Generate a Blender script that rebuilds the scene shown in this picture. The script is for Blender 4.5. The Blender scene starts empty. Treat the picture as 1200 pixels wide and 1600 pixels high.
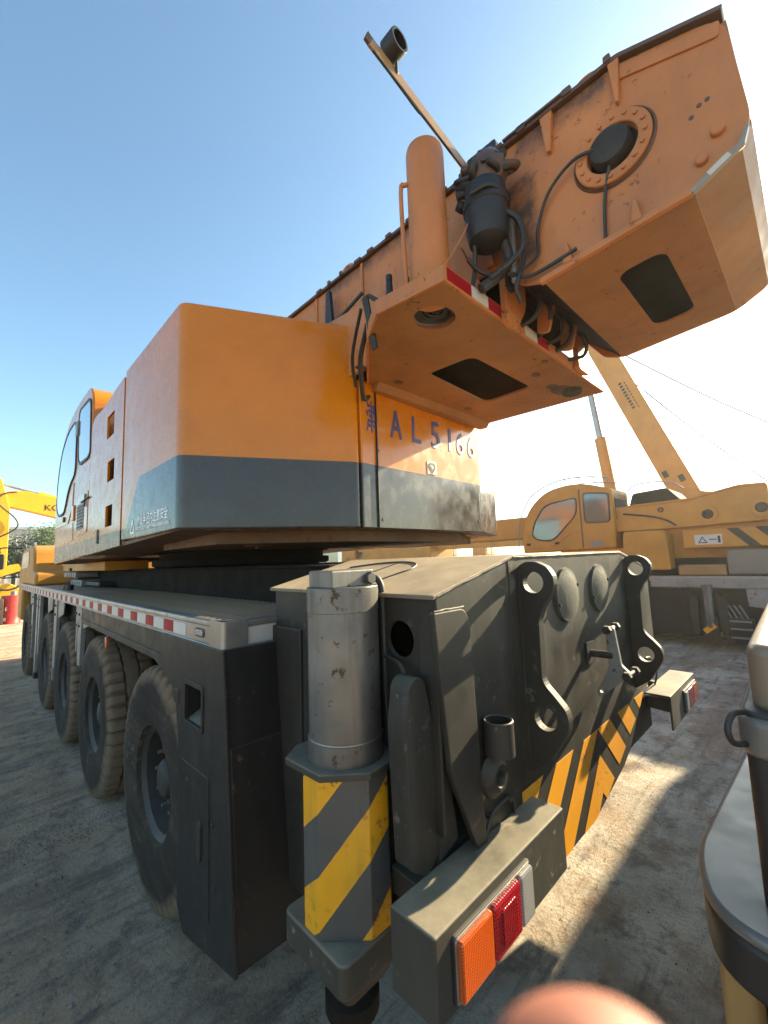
import bpy, bmesh, math, random
from mathutils import Vector, Matrix, noise
from mathutils.geometry import delaunay_2d_cdt
random.seed(7)
D = bpy.data
SC = bpy.context.scene
COL = SC.collection

# ------------------------------------------------------------------ camera
YAW, PITCH, ROLL, CAM_H = math.radians(44.4485), math.radians(6.2618), math.radians(-2.0336), 1.97
cd = D.cameras.new('camera'); cam = D.objects.new('camera', cd); COL.objects.link(cam)
fw = Vector((math.sin(YAW) * math.cos(PITCH), math.cos(YAW) * math.cos(PITCH), math.sin(PITCH)))
r0 = Vector((math.cos(YAW), -math.sin(YAW), 0)); u0 = r0.cross(fw)
rr = math.cos(ROLL) * r0 + math.sin(ROLL) * u0
uu = -math.sin(ROLL) * r0 + math.cos(ROLL) * u0
cam.matrix_world = Matrix(((rr.x, uu.x, -fw.x, 0), (rr.y, uu.y, -fw.y, 0), (rr.z, uu.z, -fw.z, CAM_H), (0, 0, 0, 1)))
cd.sensor_fit = 'VERTICAL'; cd.sensor_height = 24; cd.lens = 24 * 660.8 / 1600
cd.clip_start = 0.01; cd.clip_end = 3000
cd.dof.use_dof = True; cd.dof.focus_distance = 2.6; cd.dof.aperture_fstop = 3.6
SC.camera = cam

# ------------------------------------------------------------------ sky and sun
SUN_D = Vector((-0.905, 0.159, -0.3954)).normalized()
EL = math.asin(-SUN_D.z); AZ = math.atan2(-SUN_D.x, -SUN_D.y)
W = D.worlds.new('World'); SC.world = W; W.use_nodes = True
nt = W.node_tree; bg = nt.nodes['Background']
sky = nt.nodes.new('ShaderNodeTexSky'); sky.sky_type = 'NISHITA'; sky.sun_disc = False
sky.sun_elevation = EL; sky.sun_rotation = AZ
sky.air_density = 0.8; sky.dust_density = 0.9; sky.ozone_density = 0.8
tint = nt.nodes.new('ShaderNodeMix'); tint.data_type = 'RGBA'; tint.blend_type = 'MULTIPLY'; tint.inputs[0].default_value = 1; tint.inputs[7].default_value = (.90, 1.06, 1.0, 1)
nt.links.new(sky.outputs[0], tint.inputs[6]); nt.links.new(tint.outputs[2], bg.inputs[0]); bg.inputs[1].default_value = 0.055
sl = D.lights.new('sun', 'SUN'); sl.energy = 3.1; sl.angle = math.radians(0.6); sl.color = (1, 0.85, 0.56)
so = D.objects.new('sun', sl); COL.objects.link(so)
so.rotation_euler = SUN_D.to_track_quat('-Z', 'Y').to_euler(); so.location = (30, -6, 20)
SC.view_settings.view_transform = 'Standard'; SC.view_settings.look = 'None'
SC.view_settings.exposure = 2.74; SC.view_settings.gamma = 1
SC.cycles.use_denoising = True
SC.cycles.max_bounces = 8; SC.cycles.diffuse_bounces = 4; SC.cycles.caustics_reflective = False; SC.cycles.caustics_refractive = False

# ------------------------------------------------------------------ materials
def nd(t, ty, **kw):
    n = t.nodes.new(ty)
    for k, v in kw.items(): setattr(n, k, v)
    return n
def paint(name, col, rough=.45, var=.18, dust=0.0, dustc=(.36, .31, .23), spots=0.0, spotc=(.09, .045, .02), streak=0.0,
          streakc=(.12, .09, .06), bump=.15, bscale=60, metal=0.0, coat=0.0, spec=.5, stripe=None, col2=None, band=None, scale=1.0, ring=None, stain=None):
    m = D.materials.new(name); m.use_nodes = True
    t = m.node_tree; L = t.links.new
    b = t.nodes['Principled BSDF']
    b.inputs['Metallic'].default_value = metal
    b.inputs['Coat Weight'].default_value = coat; b.inputs['Coat Roughness'].default_value = .08
    b.inputs['Specular IOR Level'].default_value = spec
    tc = nd(t, 'ShaderNodeTexCoord'); ob = tc.outputs['Object']
    def nz(sc, det=6, rough_=.6, vec=None):
        n = nd(t, 'ShaderNodeTexNoise'); n.inputs['Scale'].default_value = sc * scale; n.inputs['Detail'].default_value = det
        n.inputs['Roughness'].default_value = rough_
        L(vec or ob, n.inputs['Vector']); return n.outputs['Fac']
    def mrange(v, a, b_, c, d):
        n = nd(t, 'ShaderNodeMapRange'); n.clamp = True
        for i, q in zip((1, 2, 3, 4), (a, b_, c, d)): n.inputs[i].default_value = q
        L(v, n.inputs[0]); return n.outputs[0]
    def mix(f, a, c, mode='MIX'):
        n = nd(t, 'ShaderNodeMix', data_type='RGBA', blend_type=mode)
        for s, v in ((n.inputs[0], f), (n.inputs[6], a), (n.inputs[7], c)):
            if isinstance(v, (tuple, list)): s.default_value = (*v[:3], 1)
            elif isinstance(v, (int, float)): s.default_value = v
            else: L(v, s)
        return n.outputs[2]
    def mth(op, a, c=None):
        n = nd(t, 'ShaderNodeMath', operation=op)
        for s, v in ((n.inputs[0], a), (n.inputs[1], c)):
            if v is None: continue
            if isinstance(v, (int, float)): s.default_value = v
            else: L(v, s)
        return n.outputs[0]
    base = col
    if stripe or band:
        sx = nd(t, 'ShaderNodeSeparateXYZ'); L(ob, sx.inputs[0]); X, Y, Z = sx.outputs
    if stripe:   # diagonal hazard bands: (slope, offset, period, duty)
        a, off, per, duty = stripe
        s = mth('SUBTRACT', Z, mth('MULTIPLY', mth('SUBTRACT', X, Y), a))
        s = mth('ADD', s, mth('MULTIPLY', mth('SUBTRACT', nz(40, 3), .5), .004))
        fr = mth('FRACT', mth('DIVIDE', mth('ADD', s, off), per))
        base = mix(mth('LESS_THAN', fr, duty), col, col2)
    if band:     # lower band of the two-tone livery: z below a line that steps down along y
        y0, y1, z0, z1 = band
        zz = mrange(Y, y0, y1, z0, z1)
        base = mix(mth('LESS_THAN', Z, zz), col, col2)
    v = mrange(nz(1.7, 7), .3, .7, 1 - var, 1 + var * .6)
    cmb = nd(t, 'ShaderNodeCombineColor'); [L(v, cmb.inputs[i]) for i in range(3)]
    base = mix(1.0, base, cmb.outputs[0], 'MULTIPLY')
    rg = mrange(nz(7, 6), .3, .7, max(.03, rough - .1), min(1, rough + .14))
    if streak:
        mp = nd(t, 'ShaderNodeMapping'); mp.inputs['Scale'].default_value = (9, 9, .9); L(ob, mp.inputs[0])
        f = mrange(nz(1.6, 5, .65, mp.outputs[0]), .5, .78, 0, streak)
        base = mix(f, base, streakc); rg = mth('ADD', rg, mth('MULTIPLY', f, .25))
    if spots:
        f = mth('MULTIPLY', mrange(nz(22, 5, .7), .62 - .07 * spots, .66 - .05 * spots, 0, 1), mrange(nz(2.3, 3), .46, .6, .04, 1))
        base = mix(f, base, spotc); rg = mth('ADD', rg, mth('MULTIPLY', f, .3))
    if ring:
        sr = nd(t, 'ShaderNodeSeparateXYZ'); L(ob, sr.inputs[0])
        rad = mth('SQRT', mth('ADD', mth('MULTIPLY', sr.outputs[1], sr.outputs[1]), mth('MULTIPLY', sr.outputs[2], sr.outputs[2])))
        rad = mth('ADD', rad, mth('MULTIPLY', mth('SUBTRACT', nz(5, 5), .5), .10))
        base = mix(mrange(rad, ring[0], ring[1], 0, .85), base, ring[2])
    if stain:    # old grease: boxes (y0, y1, z0, z1) with ragged soft edges
        ss = nd(t, 'ShaderNodeSeparateXYZ'); L(ob, ss.inputs[0])
        for (ya, yb_, za, zb) in stain:
            n1 = mth('MULTIPLY', mth('SUBTRACT', nz(9, 7, .7), .5), .16)
            yv, zv = mth('ADD', ss.outputs[1], n1), mth('ADD', ss.outputs[2], n1)
            f = mth('MULTIPLY', mth('MULTIPLY', mrange(yv, ya - .02, ya + .03, 0, 1), mrange(yv, yb_ - .03, yb_ + .02, 1, 0)), mth('MULTIPLY', mrange(zv, za - .04, za + .05, 0, 1), mrange(zv, zb - .02, zb + .02, 1, 0)))
            f = mth('MULTIPLY', f, mrange(nz(14, 6, .7), .35, .6, .45, .95))
            base = mix(f, base, (.055, .032, .022))
    if dust:
        g = nd(t, 'ShaderNodeNewGeometry'); sn = nd(t, 'ShaderNodeSeparateXYZ'); L(g.outputs['Normal'], sn.inputs[0])
        up = mrange(sn.outputs[2], .15, .95, .07, 1.0)
        f = mth('MULTIPLY', mth('MULTIPLY', up, mrange(nz(4.2, 8, .68), .28, .68, .25, 1)), dust)
        base = mix(f, base, dustc); rg = mth('ADD', rg, mth('MULTIPLY', f, .45))
    if isinstance(base, tuple): b.inputs['Base Color'].default_value = (*base, 1)
    else: L(base, b.inputs['Base Color'])
    L(rg, b.inputs['Roughness'])
    if bump:
        bn = nd(t, 'ShaderNodeBump'); bn.inputs['Strength'].default_value = bump; bn.inputs['Distance'].default_value = .004
        h = mth('ADD', nz(bscale, 4), mth('MULTIPLY', nz(3.1, 3), 1.6))
        L(h, bn.inputs['Height']); L(bn.outputs[0], b.inputs['Normal'])
    return m

ORG, GRY = (.56, .18, .001), (.046, .041, .039)
M = {}
M['orange'] = paint('orange_gloss', ORG, .26, .14, dust=.05, streak=.16, streakc=(.42, .15, .03), bump=.05, bscale=25, coat=.6)
M['livery'] = paint('orange_grey_livery', ORG, .24, .14, dust=.0, streak=.05, streakc=(.40, .12, .004), spots=0, bump=.05, bscale=6, coat=.35, spec=.35,
                    col2=GRY, band=(3.38, 3.72, 2.622, 2.27))
M['boom'] = paint('orange_faded', (.48, .172, .045), .5, .28, dust=.2, streak=.28, streakc=(.22, .10, .05), spots=.25, spotc=(.13, .05, .025), bump=.12, bscale=30)
M['boom_side'] = paint('orange_faded_greasy', (.48, .172, .045), .5, .28, dust=.2, streak=.28, streakc=(.22, .10, .05), spots=.25, spotc=(.13, .05, .025), bump=.12, bscale=30, stain=((.44, .88, 3.98, 4.2), (.80, .95, 3.40, 3.85), (1.35, 2.5, 4.0, 4.2)))
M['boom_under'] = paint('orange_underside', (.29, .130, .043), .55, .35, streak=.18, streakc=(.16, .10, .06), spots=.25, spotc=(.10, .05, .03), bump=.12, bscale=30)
M['grease'] = paint('greasy_edge', (.10, .055, .035), .45, .35, spots=.6, bump=.4, bscale=50)
M['dark'] = paint('charcoal_frame', (.027, .0245, .021), .5, .3, dust=.34, dustc=(.30, .25, .17), streak=.28, streakc=(.085, .074, .056), spots=.2, spotc=(.10, .09, .07), bump=.12, bscale=45, spec=.28)
M['darktop'] = paint('charcoal_dusty', (.17, .13, .085), .6, .2, dust=.9, dustc=(.46, .33, .19), spots=.3, spotc=(.12, .10, .08), bump=.25, bscale=80)
M['darkclean'] = paint('charcoal_panel', (.018, .0165, .016), .42, .3, dust=.2, streak=.22, streakc=(.060, .052, .042), spots=.12, spotc=(.09, .075, .06), bump=.06, bscale=18, spec=.3)
M['black'] = paint('black_parts', (.016, .016, .017), .5, .3, dust=.15, bump=.2)
M['under'] = paint('undercarriage', (.012, .010, .008), .8, .4, dust=.10, dustc=(.12, .09, .06), bump=.5, spec=.15)
M['underbody'] = paint('brown_underbody', (.13, .065, .025), .6, .35, streak=.2, spots=.6, bump=.3)
M['steel'] = paint('jack_steel', (.16, .155, .145), .38, .6, metal=.4, spots=.35, spotc=(.075, .045, .025), streak=.85, streakc=(.062, .048, .034), bump=.12, bscale=35)
M['alu'] = paint('aluminium_trim', (.36, .345, .32), .36, .3, metal=.7, dust=.1, spots=.4, spotc=(.14, .12, .10), streak=.4, streakc=(.25, .22, .18), bump=.1)
M['silver'] = paint('bracket_silver', (.27, .26, .24), .5, .3, metal=.3, dust=.2, spots=.6, bump=.15)
M['hazard'] = paint('jack_hazard', (.78, .36, .008), .45, .2, stripe=(.85, -.955, .34, .54), col2=(.075, .075, .072), spots=1.15, spotc=(.075, .04, .02), streak=.3, bump=.12)
M['lampbox2'] = paint('dusty_sill', (.05, .045, .04), .5, .2, dust=.8, dustc=(.26, .21, .15), bump=.1)
M['dome'] = paint('dome_cap_olive', (.075, .070, .055), .55, .4, dust=.2, dustc=(.3, .26, .18), spots=.6, spotc=(.16, .14, .10), bump=.4, bscale=40, spec=.25)
M['stud'] = paint('wheel_stud', (.11, .10, .09), .5, .3, dust=.3, bump=.1)
M['yellow'] = paint('hazard_yellow', (.78, .33, .008), .45, .14, dust=.2, spots=.35, spotc=(.14, .10, .04), bump=.05)
M['red'] = paint('red_tape', (.30, .004, .010), .5, .15, dust=.02, spec=.2, bump=.03)
M['white'] = paint('white_tape', (.52, .50, .46), .45, .15, dust=.1, spots=.4, spotc=(.3, .25, .2), bump=.03)
M['blue'] = paint('blue_lettering', (.028, .045, .25), .4, .25, dust=.15, spots=.5, spotc=(.55, .26, .03), bump=0)
M['rubber'] = paint('tyre_rubber', (.026, .020, .016), .8, .4, dust=.35, dustc=(.20, .155, .11), spots=.9, spotc=(.13, .095, .065), streak=.35, streakc=(.14, .11, .08), bump=.35, bscale=90, spec=.2, ring=(.545, .60, (.175, .120, .078)))
M['rim'] = paint('rim_grey', (.034, .031, .029), .5, .3, dust=.35, dustc=(.14, .11, .085), streak=.2, bump=.15, spec=.35)
M['hose'] = paint('rubber_hose', (.022, .021, .021), .5, .3, dust=.2, bump=.15)
M['checker'] = paint('deck_plate', (.40, .28, .18), .6, .35, dust=.6, dustc=(.36, .25, .16), spots=.5, bump=.5, bscale=55)
M['cranebg'] = paint('yellow_weathered', (.50, .215, .018), .5, .22, dust=.3, streak=.25, streakc=(.30, .17, .06), bump=.08)
M['exc'] = paint('excavator_yellow', (.82, .43, .012), .4, .12, dust=.12, bump=.08)
M['glass'] = paint('tinted_glass', (.045, .075, .075), .06, .1, dust=.12, dustc=(.3, .3, .28), bump=0, coat=1, spec=.9)
M['grey_machine'] = paint('machine_grey', (.155, .138, .118), .36, .15, dust=.2, dustc=(.38, .33, .27), spots=0.0, bump=.08, coat=.2)
M['beige'] = paint('machine_beige', (.25, .175, .115), .4, .15, dust=.2, bump=.05, coat=.2)
M['tan'] = paint('machine_tan', (.33, .18, .06), .4, .2, dust=.25, streak=.25, bump=.08, coat=.2)
M['skin'] = paint('skin', (.27, .095, .06), .6, .12, bump=.05, bscale=900, scale=1)
M['skin'].node_tree.nodes['Principled BSDF'].inputs['Subsurface Weight'].default_value = .35
M['skin'].node_tree.nodes['Principled BSDF'].inputs['Subsurface Radius'].default_value = (.006, .003, .0015)
M['nail'] = paint('nail', (.70, .42, .34), .3, .08, bump=0)
M['reddrum'] = paint('drum_red', (.55, .03, .025), .4, .2, dust=.25, streak=.2, bump=.08)
M['bark'] = paint('bark', (.10, .075, .055), .9, .3, bump=.6)
M['leaf'] = paint('leaf_green', (.065, .105, .030), .6, .5, bump=0, scale=.6)
M['leaf2'] = paint('leaf_olive', (.095, .125, .040), .6, .5, bump=0, scale=.6)
M['render'] = paint('pale_wall', (.55, .54, .50), .8, .12, streak=.2, bump=.1)
M['lettering'] = paint('white_lettering', (.80, .79, .76), .2, .1, dust=.1, spots=.5, spotc=(.15, .14, .13), bump=0, coat=.6)
M['bluewall'] = paint('blue_shed', (.30, .37, .42), .6, .12, streak=.2, bump=.1)

def lens_mat(name, col, sc=220, rough=.12):
    m = D.materials.new(name); m.use_nodes = True; t = m.node_tree; L = t.links.new
    b = t.nodes['Principled BSDF']; b.inputs['Base Color'].default_value = (*col, 1); b.inputs['Roughness'].default_value = rough
    b.inputs['Coat Weight'].default_value = .7; b.inputs['Coat Roughness'].default_value = .1
    tc = nd(t, 'ShaderNodeTexCoord'); vo = nd(t, 'ShaderNodeTexVoronoi'); vo.inputs['Scale'].default_value = sc; vo.inputs['Randomness'].default_value = .0
    L(tc.outputs['Object'], vo.inputs['Vector'])
    bn = nd(t, 'ShaderNodeBump'); bn.inputs['Strength'].default_value = .9; bn.inputs['Distance'].default_value = .004
    L(vo.outputs['Distance'], bn.inputs['Height']); L(bn.outputs[0], b.inputs['Normal'])
    rp = nd(t, 'ShaderNodeMapRange'); rp.inputs[1].default_value = 0; rp.inputs[2].default_value = .7; rp.inputs[3].default_value = 1.3; rp.inputs[4].default_value = .35
    L(vo.outputs['Distance'], rp.inputs[0])
    mx = nd(t, 'ShaderNodeMix', data_type='RGBA', blend_type='MULTIPLY'); mx.inputs[0].default_value = 1; mx.inputs[6].default_value = (*col, 1)
    cc = nd(t, 'ShaderNodeCombineColor'); [L(rp.outputs[0], cc.inputs[i]) for i in range(3)]
    L(cc.outputs[0], mx.inputs[7]); L(mx.outputs[2], b.inputs['Base Color'])
    return m
M['amber'] = lens_mat('amber_lens', (.72, .105, .003), 130); M['redlens'] = lens_mat('red_lens', (.40, .006, .014), 95); M['clear'] = lens_mat('clear_lens', (.46, .44, .41), 130)

def ground_mat():
    m = D.materials.new('yard_concrete'); m.use_nodes = True; t = m.node_tree; L = t.links.new
    b = t.nodes['Principled BSDF']
    tc = nd(t, 'ShaderNodeTexCoord'); ob = tc.outputs['Object']
    def nz(sc, det=8, ro=.62, vec=None):
        n = nd(t, 'ShaderNodeTexNoise'); n.inputs['Scale'].default_value = sc; n.inputs['Detail'].default_value = det; n.inputs['Roughness'].default_value = ro
        L(vec or ob, n.inputs['Vector']); return n.outputs['Fac']
    def mr(v, a, c, d, e):
        n = nd(t, 'ShaderNodeMapRange'); [setattr(n.inputs[i], 'default_value', q) for i, q in zip((1, 2, 3, 4), (a, c, d, e))]; L(v, n.inputs[0]); return n.outputs[0]
    def mix(f, a, c):
        n = nd(t, 'ShaderNodeMix', data_type='RGBA')
        for s, v in ((n.inputs[0], f), (n.inputs[6], a), (n.inputs[7], c)):
            if isinstance(v, tuple): s.default_value = (*v, 1)
            elif isinstance(v, float): s.default_value = v
            else: L(v, s)
        return n.outputs[2]
    def mth(op, a, c):
        n = nd(t, 'ShaderNodeMath', operation=op)
        for s, v in ((n.inputs[0], a), (n.inputs[1], c)):
            if isinstance(v, (int, float)): s.default_value = v
            else: L(v, s)
        return n.outputs[0]
    c = mix(mr(nz(.9), .44, .56, 0, 1), (.66, .58, .47), (.41, .34, .265))
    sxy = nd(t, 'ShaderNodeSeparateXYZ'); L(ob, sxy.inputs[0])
    soil_warm = mth('MULTIPLY', mr(mth('ADD', sxy.outputs[0], mth('MULTIPLY', nz(.8), 1.2)), 1.2, 2.2, 1, 0), mr(nz(1.1, 9, .7), .34, .60, .5, 1))
    c = mix(soil_warm, c, (.64, .41, .245))                                              # trodden brown soil on the crane's shaded side, tinted warm against blue skylight
    c = mix(mr(nz(1.6, 9, .72), .47, .58, 0, .85), c, (.40, .27, .175))           # brown soil drifts
    c = mix(mr(nz(4.5, 9, .72), .52, .62, 0, .8), c, (.22, .175, .14))             # oil and damp marks
    c = mix(mr(nz(30, 6, .7), .52, .74, 0, .45), c, (.72, .64, .52))              # pale grit
    c = mix(mr(nz(60, 3, .6), .60, .70, 0, .55), c, (.10, .09, .08))
    mp = nd(t, 'ShaderNodeMapping'); mp.inputs['Scale'].default_value = (.35, 3.2, 1); mp.inputs['Rotation'].default_value = (0, 0, .12); L(ob, mp.inputs[0])
    dr = nz(2.2, 8, .7, mp.outputs[0])
    c = mix(mr(dr, .52, .64, 0, .6), c, (.16, .135, .115))                           # drag and tyre marks
    vo = nd(t, 'ShaderNodeTexVoronoi'); vo.feature = 'DISTANCE_TO_EDGE'; vo.inputs['Scale'].default_value = .30
    wv = nd(t, 'ShaderNodeVectorMath', operation='ADD'); nv = nd(t, 'ShaderNodeTexNoise'); nv.inputs['Scale'].default_value = 2.5; nv.inputs['Detail'].default_value = 6
    L(ob, nv.inputs['Vector']); sc_ = nd(t, 'ShaderNodeVectorMath', operation='SCALE'); sc_.inputs['Scale'].default_value = .8; L(nv.outputs['Color'], sc_.inputs[0])
    L(ob, wv.inputs[0]); L(sc_.outputs[0], wv.inputs[1]); L(wv.outputs[0], vo.inputs['Vector'])
    ck = mth('MULTIPLY', mr(vo.outputs['Distance'], 0, .004, 1, 0), mr(nz(.9), .52, .6, 0, 1))
    c = mix(mth('MULTIPLY', ck, .75), c, (.07, .06, .052))
    L(c, b.inputs['Base Color']); b.inputs['Roughness'].default_value = .93; b.inputs['Specular IOR Level'].default_value = .25
    h = mth('ADD', mth('MULTIPLY', nz(9, 8, .7), 1.0), mth('MULTIPLY', nz(38, 6, .75), 1.5))
    h = mth('SUBTRACT', mth('ADD', h, mth('MULTIPLY', dr, .7)), mth('MULTIPLY', ck, .8))
    bn = nd(t, 'ShaderNodeBump'); bn.inputs['Strength'].default_value = .9; bn.inputs['Distance'].default_value = .04
    L(h, bn.inputs['Height']); L(bn.outputs[0], b.inputs['Normal'])
    return m
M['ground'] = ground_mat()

# ------------------------------------------------------------------ geometry helpers
WL = {}
def link(name, me, mat, parent=None, smooth=None, bev=0.0, loc=(0, 0, 0), seg=2):
    if mat and not me.materials: me.materials.append(M[mat] if isinstance(mat, str) else mat)
    if smooth is not None and len(me.polygons):
        for p in me.polygons: p.use_smooth = True
        me.set_sharp_from_angle(angle=math.radians(smooth))
    o = D.objects.new(name, me); COL.objects.link(o); o.location = loc
    if parent:
        o.parent = parent; o.matrix_parent_inverse = Matrix.Translation(-WL.get(parent.name, Vector((0, 0, 0))))
    WL[o.name] = Vector(loc)
    if bev:
        bm_ = o.modifiers.new('bevel', 'BEVEL'); bm_.width = bev; bm_.segments = seg; bm_.limit_method = 'ANGLE'; bm_.angle_limit = math.radians(32)
    return o
def fromdata(v, f):
    me = D.meshes.new('mesh'); me.from_pydata([tuple(p) for p in v], [], [tuple(q) for q in f]); me.update(); return me
def fixn(me):
    bm = bmesh.new(); bm.from_mesh(me); bmesh.ops.remove_doubles(bm, verts=bm.verts, dist=1e-5)
    bmesh.ops.recalc_face_normals(bm, faces=bm.faces); bm.to_mesh(me); bm.free(); return me
def box(name, x0, x1, y0, y1, z0, z1, mat, parent=None, bev=.004, smooth=None):
    v = [(x, y, z) for x in (x0, x1) for y in (y0, y1) for z in (z0, z1)]
    f = [(0, 1, 3, 2), (4, 6, 7, 5), (0, 4, 5, 1), (2, 3, 7, 6), (0, 2, 6, 4), (1, 5, 7, 3)]
    return link(name, fromdata(v, f), mat, parent, smooth, bev)
def prism_mesh(poly, ax, a, b, holes=()):
    def P(p, h): return ((h, p[0], p[1]), (p[0], h, p[1]), (p[0], p[1], h))['xyz'.index(ax)]
    loops = [list(poly)] + [list(h) for h in holes]
    pts, eds = [], []
    for l in loops:
        s = len(pts); pts += [Vector(p) for p in l]; eds += [(s + i, s + (i + 1) % len(l)) for i in range(len(l))]
    if holes:
        r = delaunay_2d_cdt(pts, eds, [], 0, 1e-7); vv = r[0]
        def inside(p, l):
            c = False
            for i in range(len(l)):
                (x1, y1), (x2, y2) = l[i - 1], l[i]
                if (y1 > p[1]) != (y2 > p[1]) and p[0] < (x2 - x1) * (p[1] - y1) / (y2 - y1) + x1: c = not c
            return c
        tris = []
        for t in r[2]:
            g = sum((Vector(vv[i]) for i in t), Vector((0, 0))) / len(t)
            if inside(g, loops[0]) and not any(inside(g, h) for h in loops[1:]): tris.append(t)
        n = len(vv); V = [P(p, a) for p in vv] + [P(p, b) for p in vv]
        F = [t for t in tris] + [tuple(n + i for i in reversed(t)) for t in tris]
        m = {}
        for i, o in enumerate(r[3]):
            for k in o: m[k] = i
        for e in eds: i, j = m[e[0]], m[e[1]]; F.append((i, j, n + j, n + i))
    else:
        n = len(pts); V = [P(p, a) for p in pts] + [P(p, b) for p in pts]
        F = [tuple(range(n)), tuple(range(2 * n - 1, n - 1, -1))] + [(i, (i + 1) % n, n + (i + 1) % n, n + i) for i in range(n)]
    return fixn(fromdata(V, F))
def prism(name, poly, ax, a, b, mat, parent=None, holes=(), bev=.003, smooth=None, seg=2):
    return link(name, prism_mesh(poly, ax, a, b, holes), mat, parent, smooth, bev, seg=seg)
def circ(cx, cy, r, n=28, ry=None): return [(cx + r * math.cos(2 * math.pi * i / n), cy + (ry or r) * math.sin(2 * math.pi * i / n)) for i in range(n)]
def rrect(x0, x1, y0, y1, r, n=5):
    o = []
    for cx, cy, a0 in ((x1 - r, y1 - r, 0), (x0 + r, y1 - r, 90), (x0 + r, y0 + r, 180), (x1 - r, y0 + r, 270)):
        o += [(cx + r * math.cos(math.radians(a0 + 90 * i / n)), cy + r * math.sin(math.radians(a0 + 90 * i / n))) for i in range(n + 1)]
    return o
def rpoly(poly, r, n=5):
    """round the corners of a polygon; r may be one radius or one per corner"""
    out = []; N = len(poly)
    for i in range(N):
        p = Vector(poly[i]); a = Vector(poly[i - 1]) - p; c = Vector(poly[(i + 1) % N]) - p
        ri = r[i] if isinstance(r, (list, tuple)) else r
        if ri <= 0: out.append(tuple(p)); continue
        ri = min(ri, a.length * .48, c.length * .48)
        s, e = p + a.normalized() * ri, p + c.normalized() * ri
        for k in range(n + 1):
            u = k / n; out.append(tuple((1 - u) ** 2 * s + 2 * u * (1 - u) * p + u * u * e))
    return out
def lathe_mesh(prof, ax='z', c=(0, 0, 0), n=32, mod=None):
    V, F = [], []; m = len(prof); c = Vector(c)
    for i in range(n):
        a = 2 * math.pi * i / n
        for j, (r, h) in enumerate(prof):
            if mod: r += mod(i, j)
            u, w = r * math.cos(a), r * math.sin(a)
            V.append(c + Vector(((h, u, w), (w, h, u), (u, w, h))['xyz'.index(ax)]))
    for i in range(n):
        k = (i + 1) % n
        for j in range(m - 1): F.append((i * m + j, k * m + j, k * m + j + 1, i * m + j + 1))
    return fixn(fromdata(V, F))
def lathe(name, prof, ax, c, mat, parent=None, n=32, smooth=35): return link(name, lathe_mesh(prof, ax, c, n), mat, parent, smooth)
def cyl(name, r, h0, h1, ax, c, mat, parent=None, n=28, ch=.004):
    ch = min(ch, r * .4, abs(h1 - h0) * .4)
    return lathe(name, [(0, h0), (r - ch, h0), (r, h0 + ch), (r, h1 - ch), (r - ch, h1), (0, h1)], ax, c, mat, parent, n)
def smoothpath(p, k=6):
    p = [Vector(q) for q in p]; out = []
    for i in range(len(p) - 1):
        a, b, c, d = p[max(0, i - 1)], p[i], p[i + 1], p[min(len(p) - 1, i + 2)]
        for s in range(k):
            t = s / k
            out.append(.5 * ((2 * b) + (c - a) * t + (2 * a - 5 * b + 4 * c - d) * t * t + (3 * b - a - 3 * c + d) * t ** 3))
    return out + [p[-1]]
def tube_mesh(path, r, n=8, r1=None):
    path = [Vector(p) for p in path]; V, F = [], []; N = len(path); nrm = None
    for i, p in enumerate(path):
        tg = (path[min(i + 1, N - 1)] - path[max(i - 1, 0)]).normalized()
        if nrm is None: nrm = tg.orthogonal().normalized()
        nrm = (nrm - tg * nrm.dot(tg)).normalized(); bi = tg.cross(nrm)
        ra = r + ((r1 - r) * i / (N - 1) if r1 is not None else 0)
        for k in range(n): a = 2 * math.pi * k / n; V.append(p + (nrm * math.cos(a) + bi * math.sin(a)) * ra)
    for i in range(N - 1):
        for k in range(n): F.append((i * n + k, i * n + (k + 1) % n, (i + 1) * n + (k + 1) % n, (i + 1) * n + k))
    F += [tuple(range(n - 1, -1, -1)), tuple((N - 1) * n + k for k in range(n))]
    return fromdata(V, F)
def tube(name, path, r, mat, parent=None, n=8, sm=True, r1=None): return link(name, tube_mesh(smoothpath(path) if sm and len(path) > 2 else path, r, n, r1), mat, parent, 60)
def bar(name, a, b, w, h, mat, parent=None, up=(0, 0, 1), bev=.003):
    a, b = Vector(a), Vector(b); t = (b - a).normalized(); s = t.cross(Vector(up)).normalized(); u = s.cross(t)
    v = [q + s * (i * w / 2) + u * (j * h / 2) for q in (a, b) for i in (-1, 1) for j in (-1, 1)]
    f = [(0, 1, 3, 2), (4, 6, 7, 5), (0, 4, 5, 1), (2, 3, 7, 6), (0, 2, 6, 4), (1, 5, 7, 3)]
    return link(name, fixn(fromdata(v, f)), mat, parent, None, bev)
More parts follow.
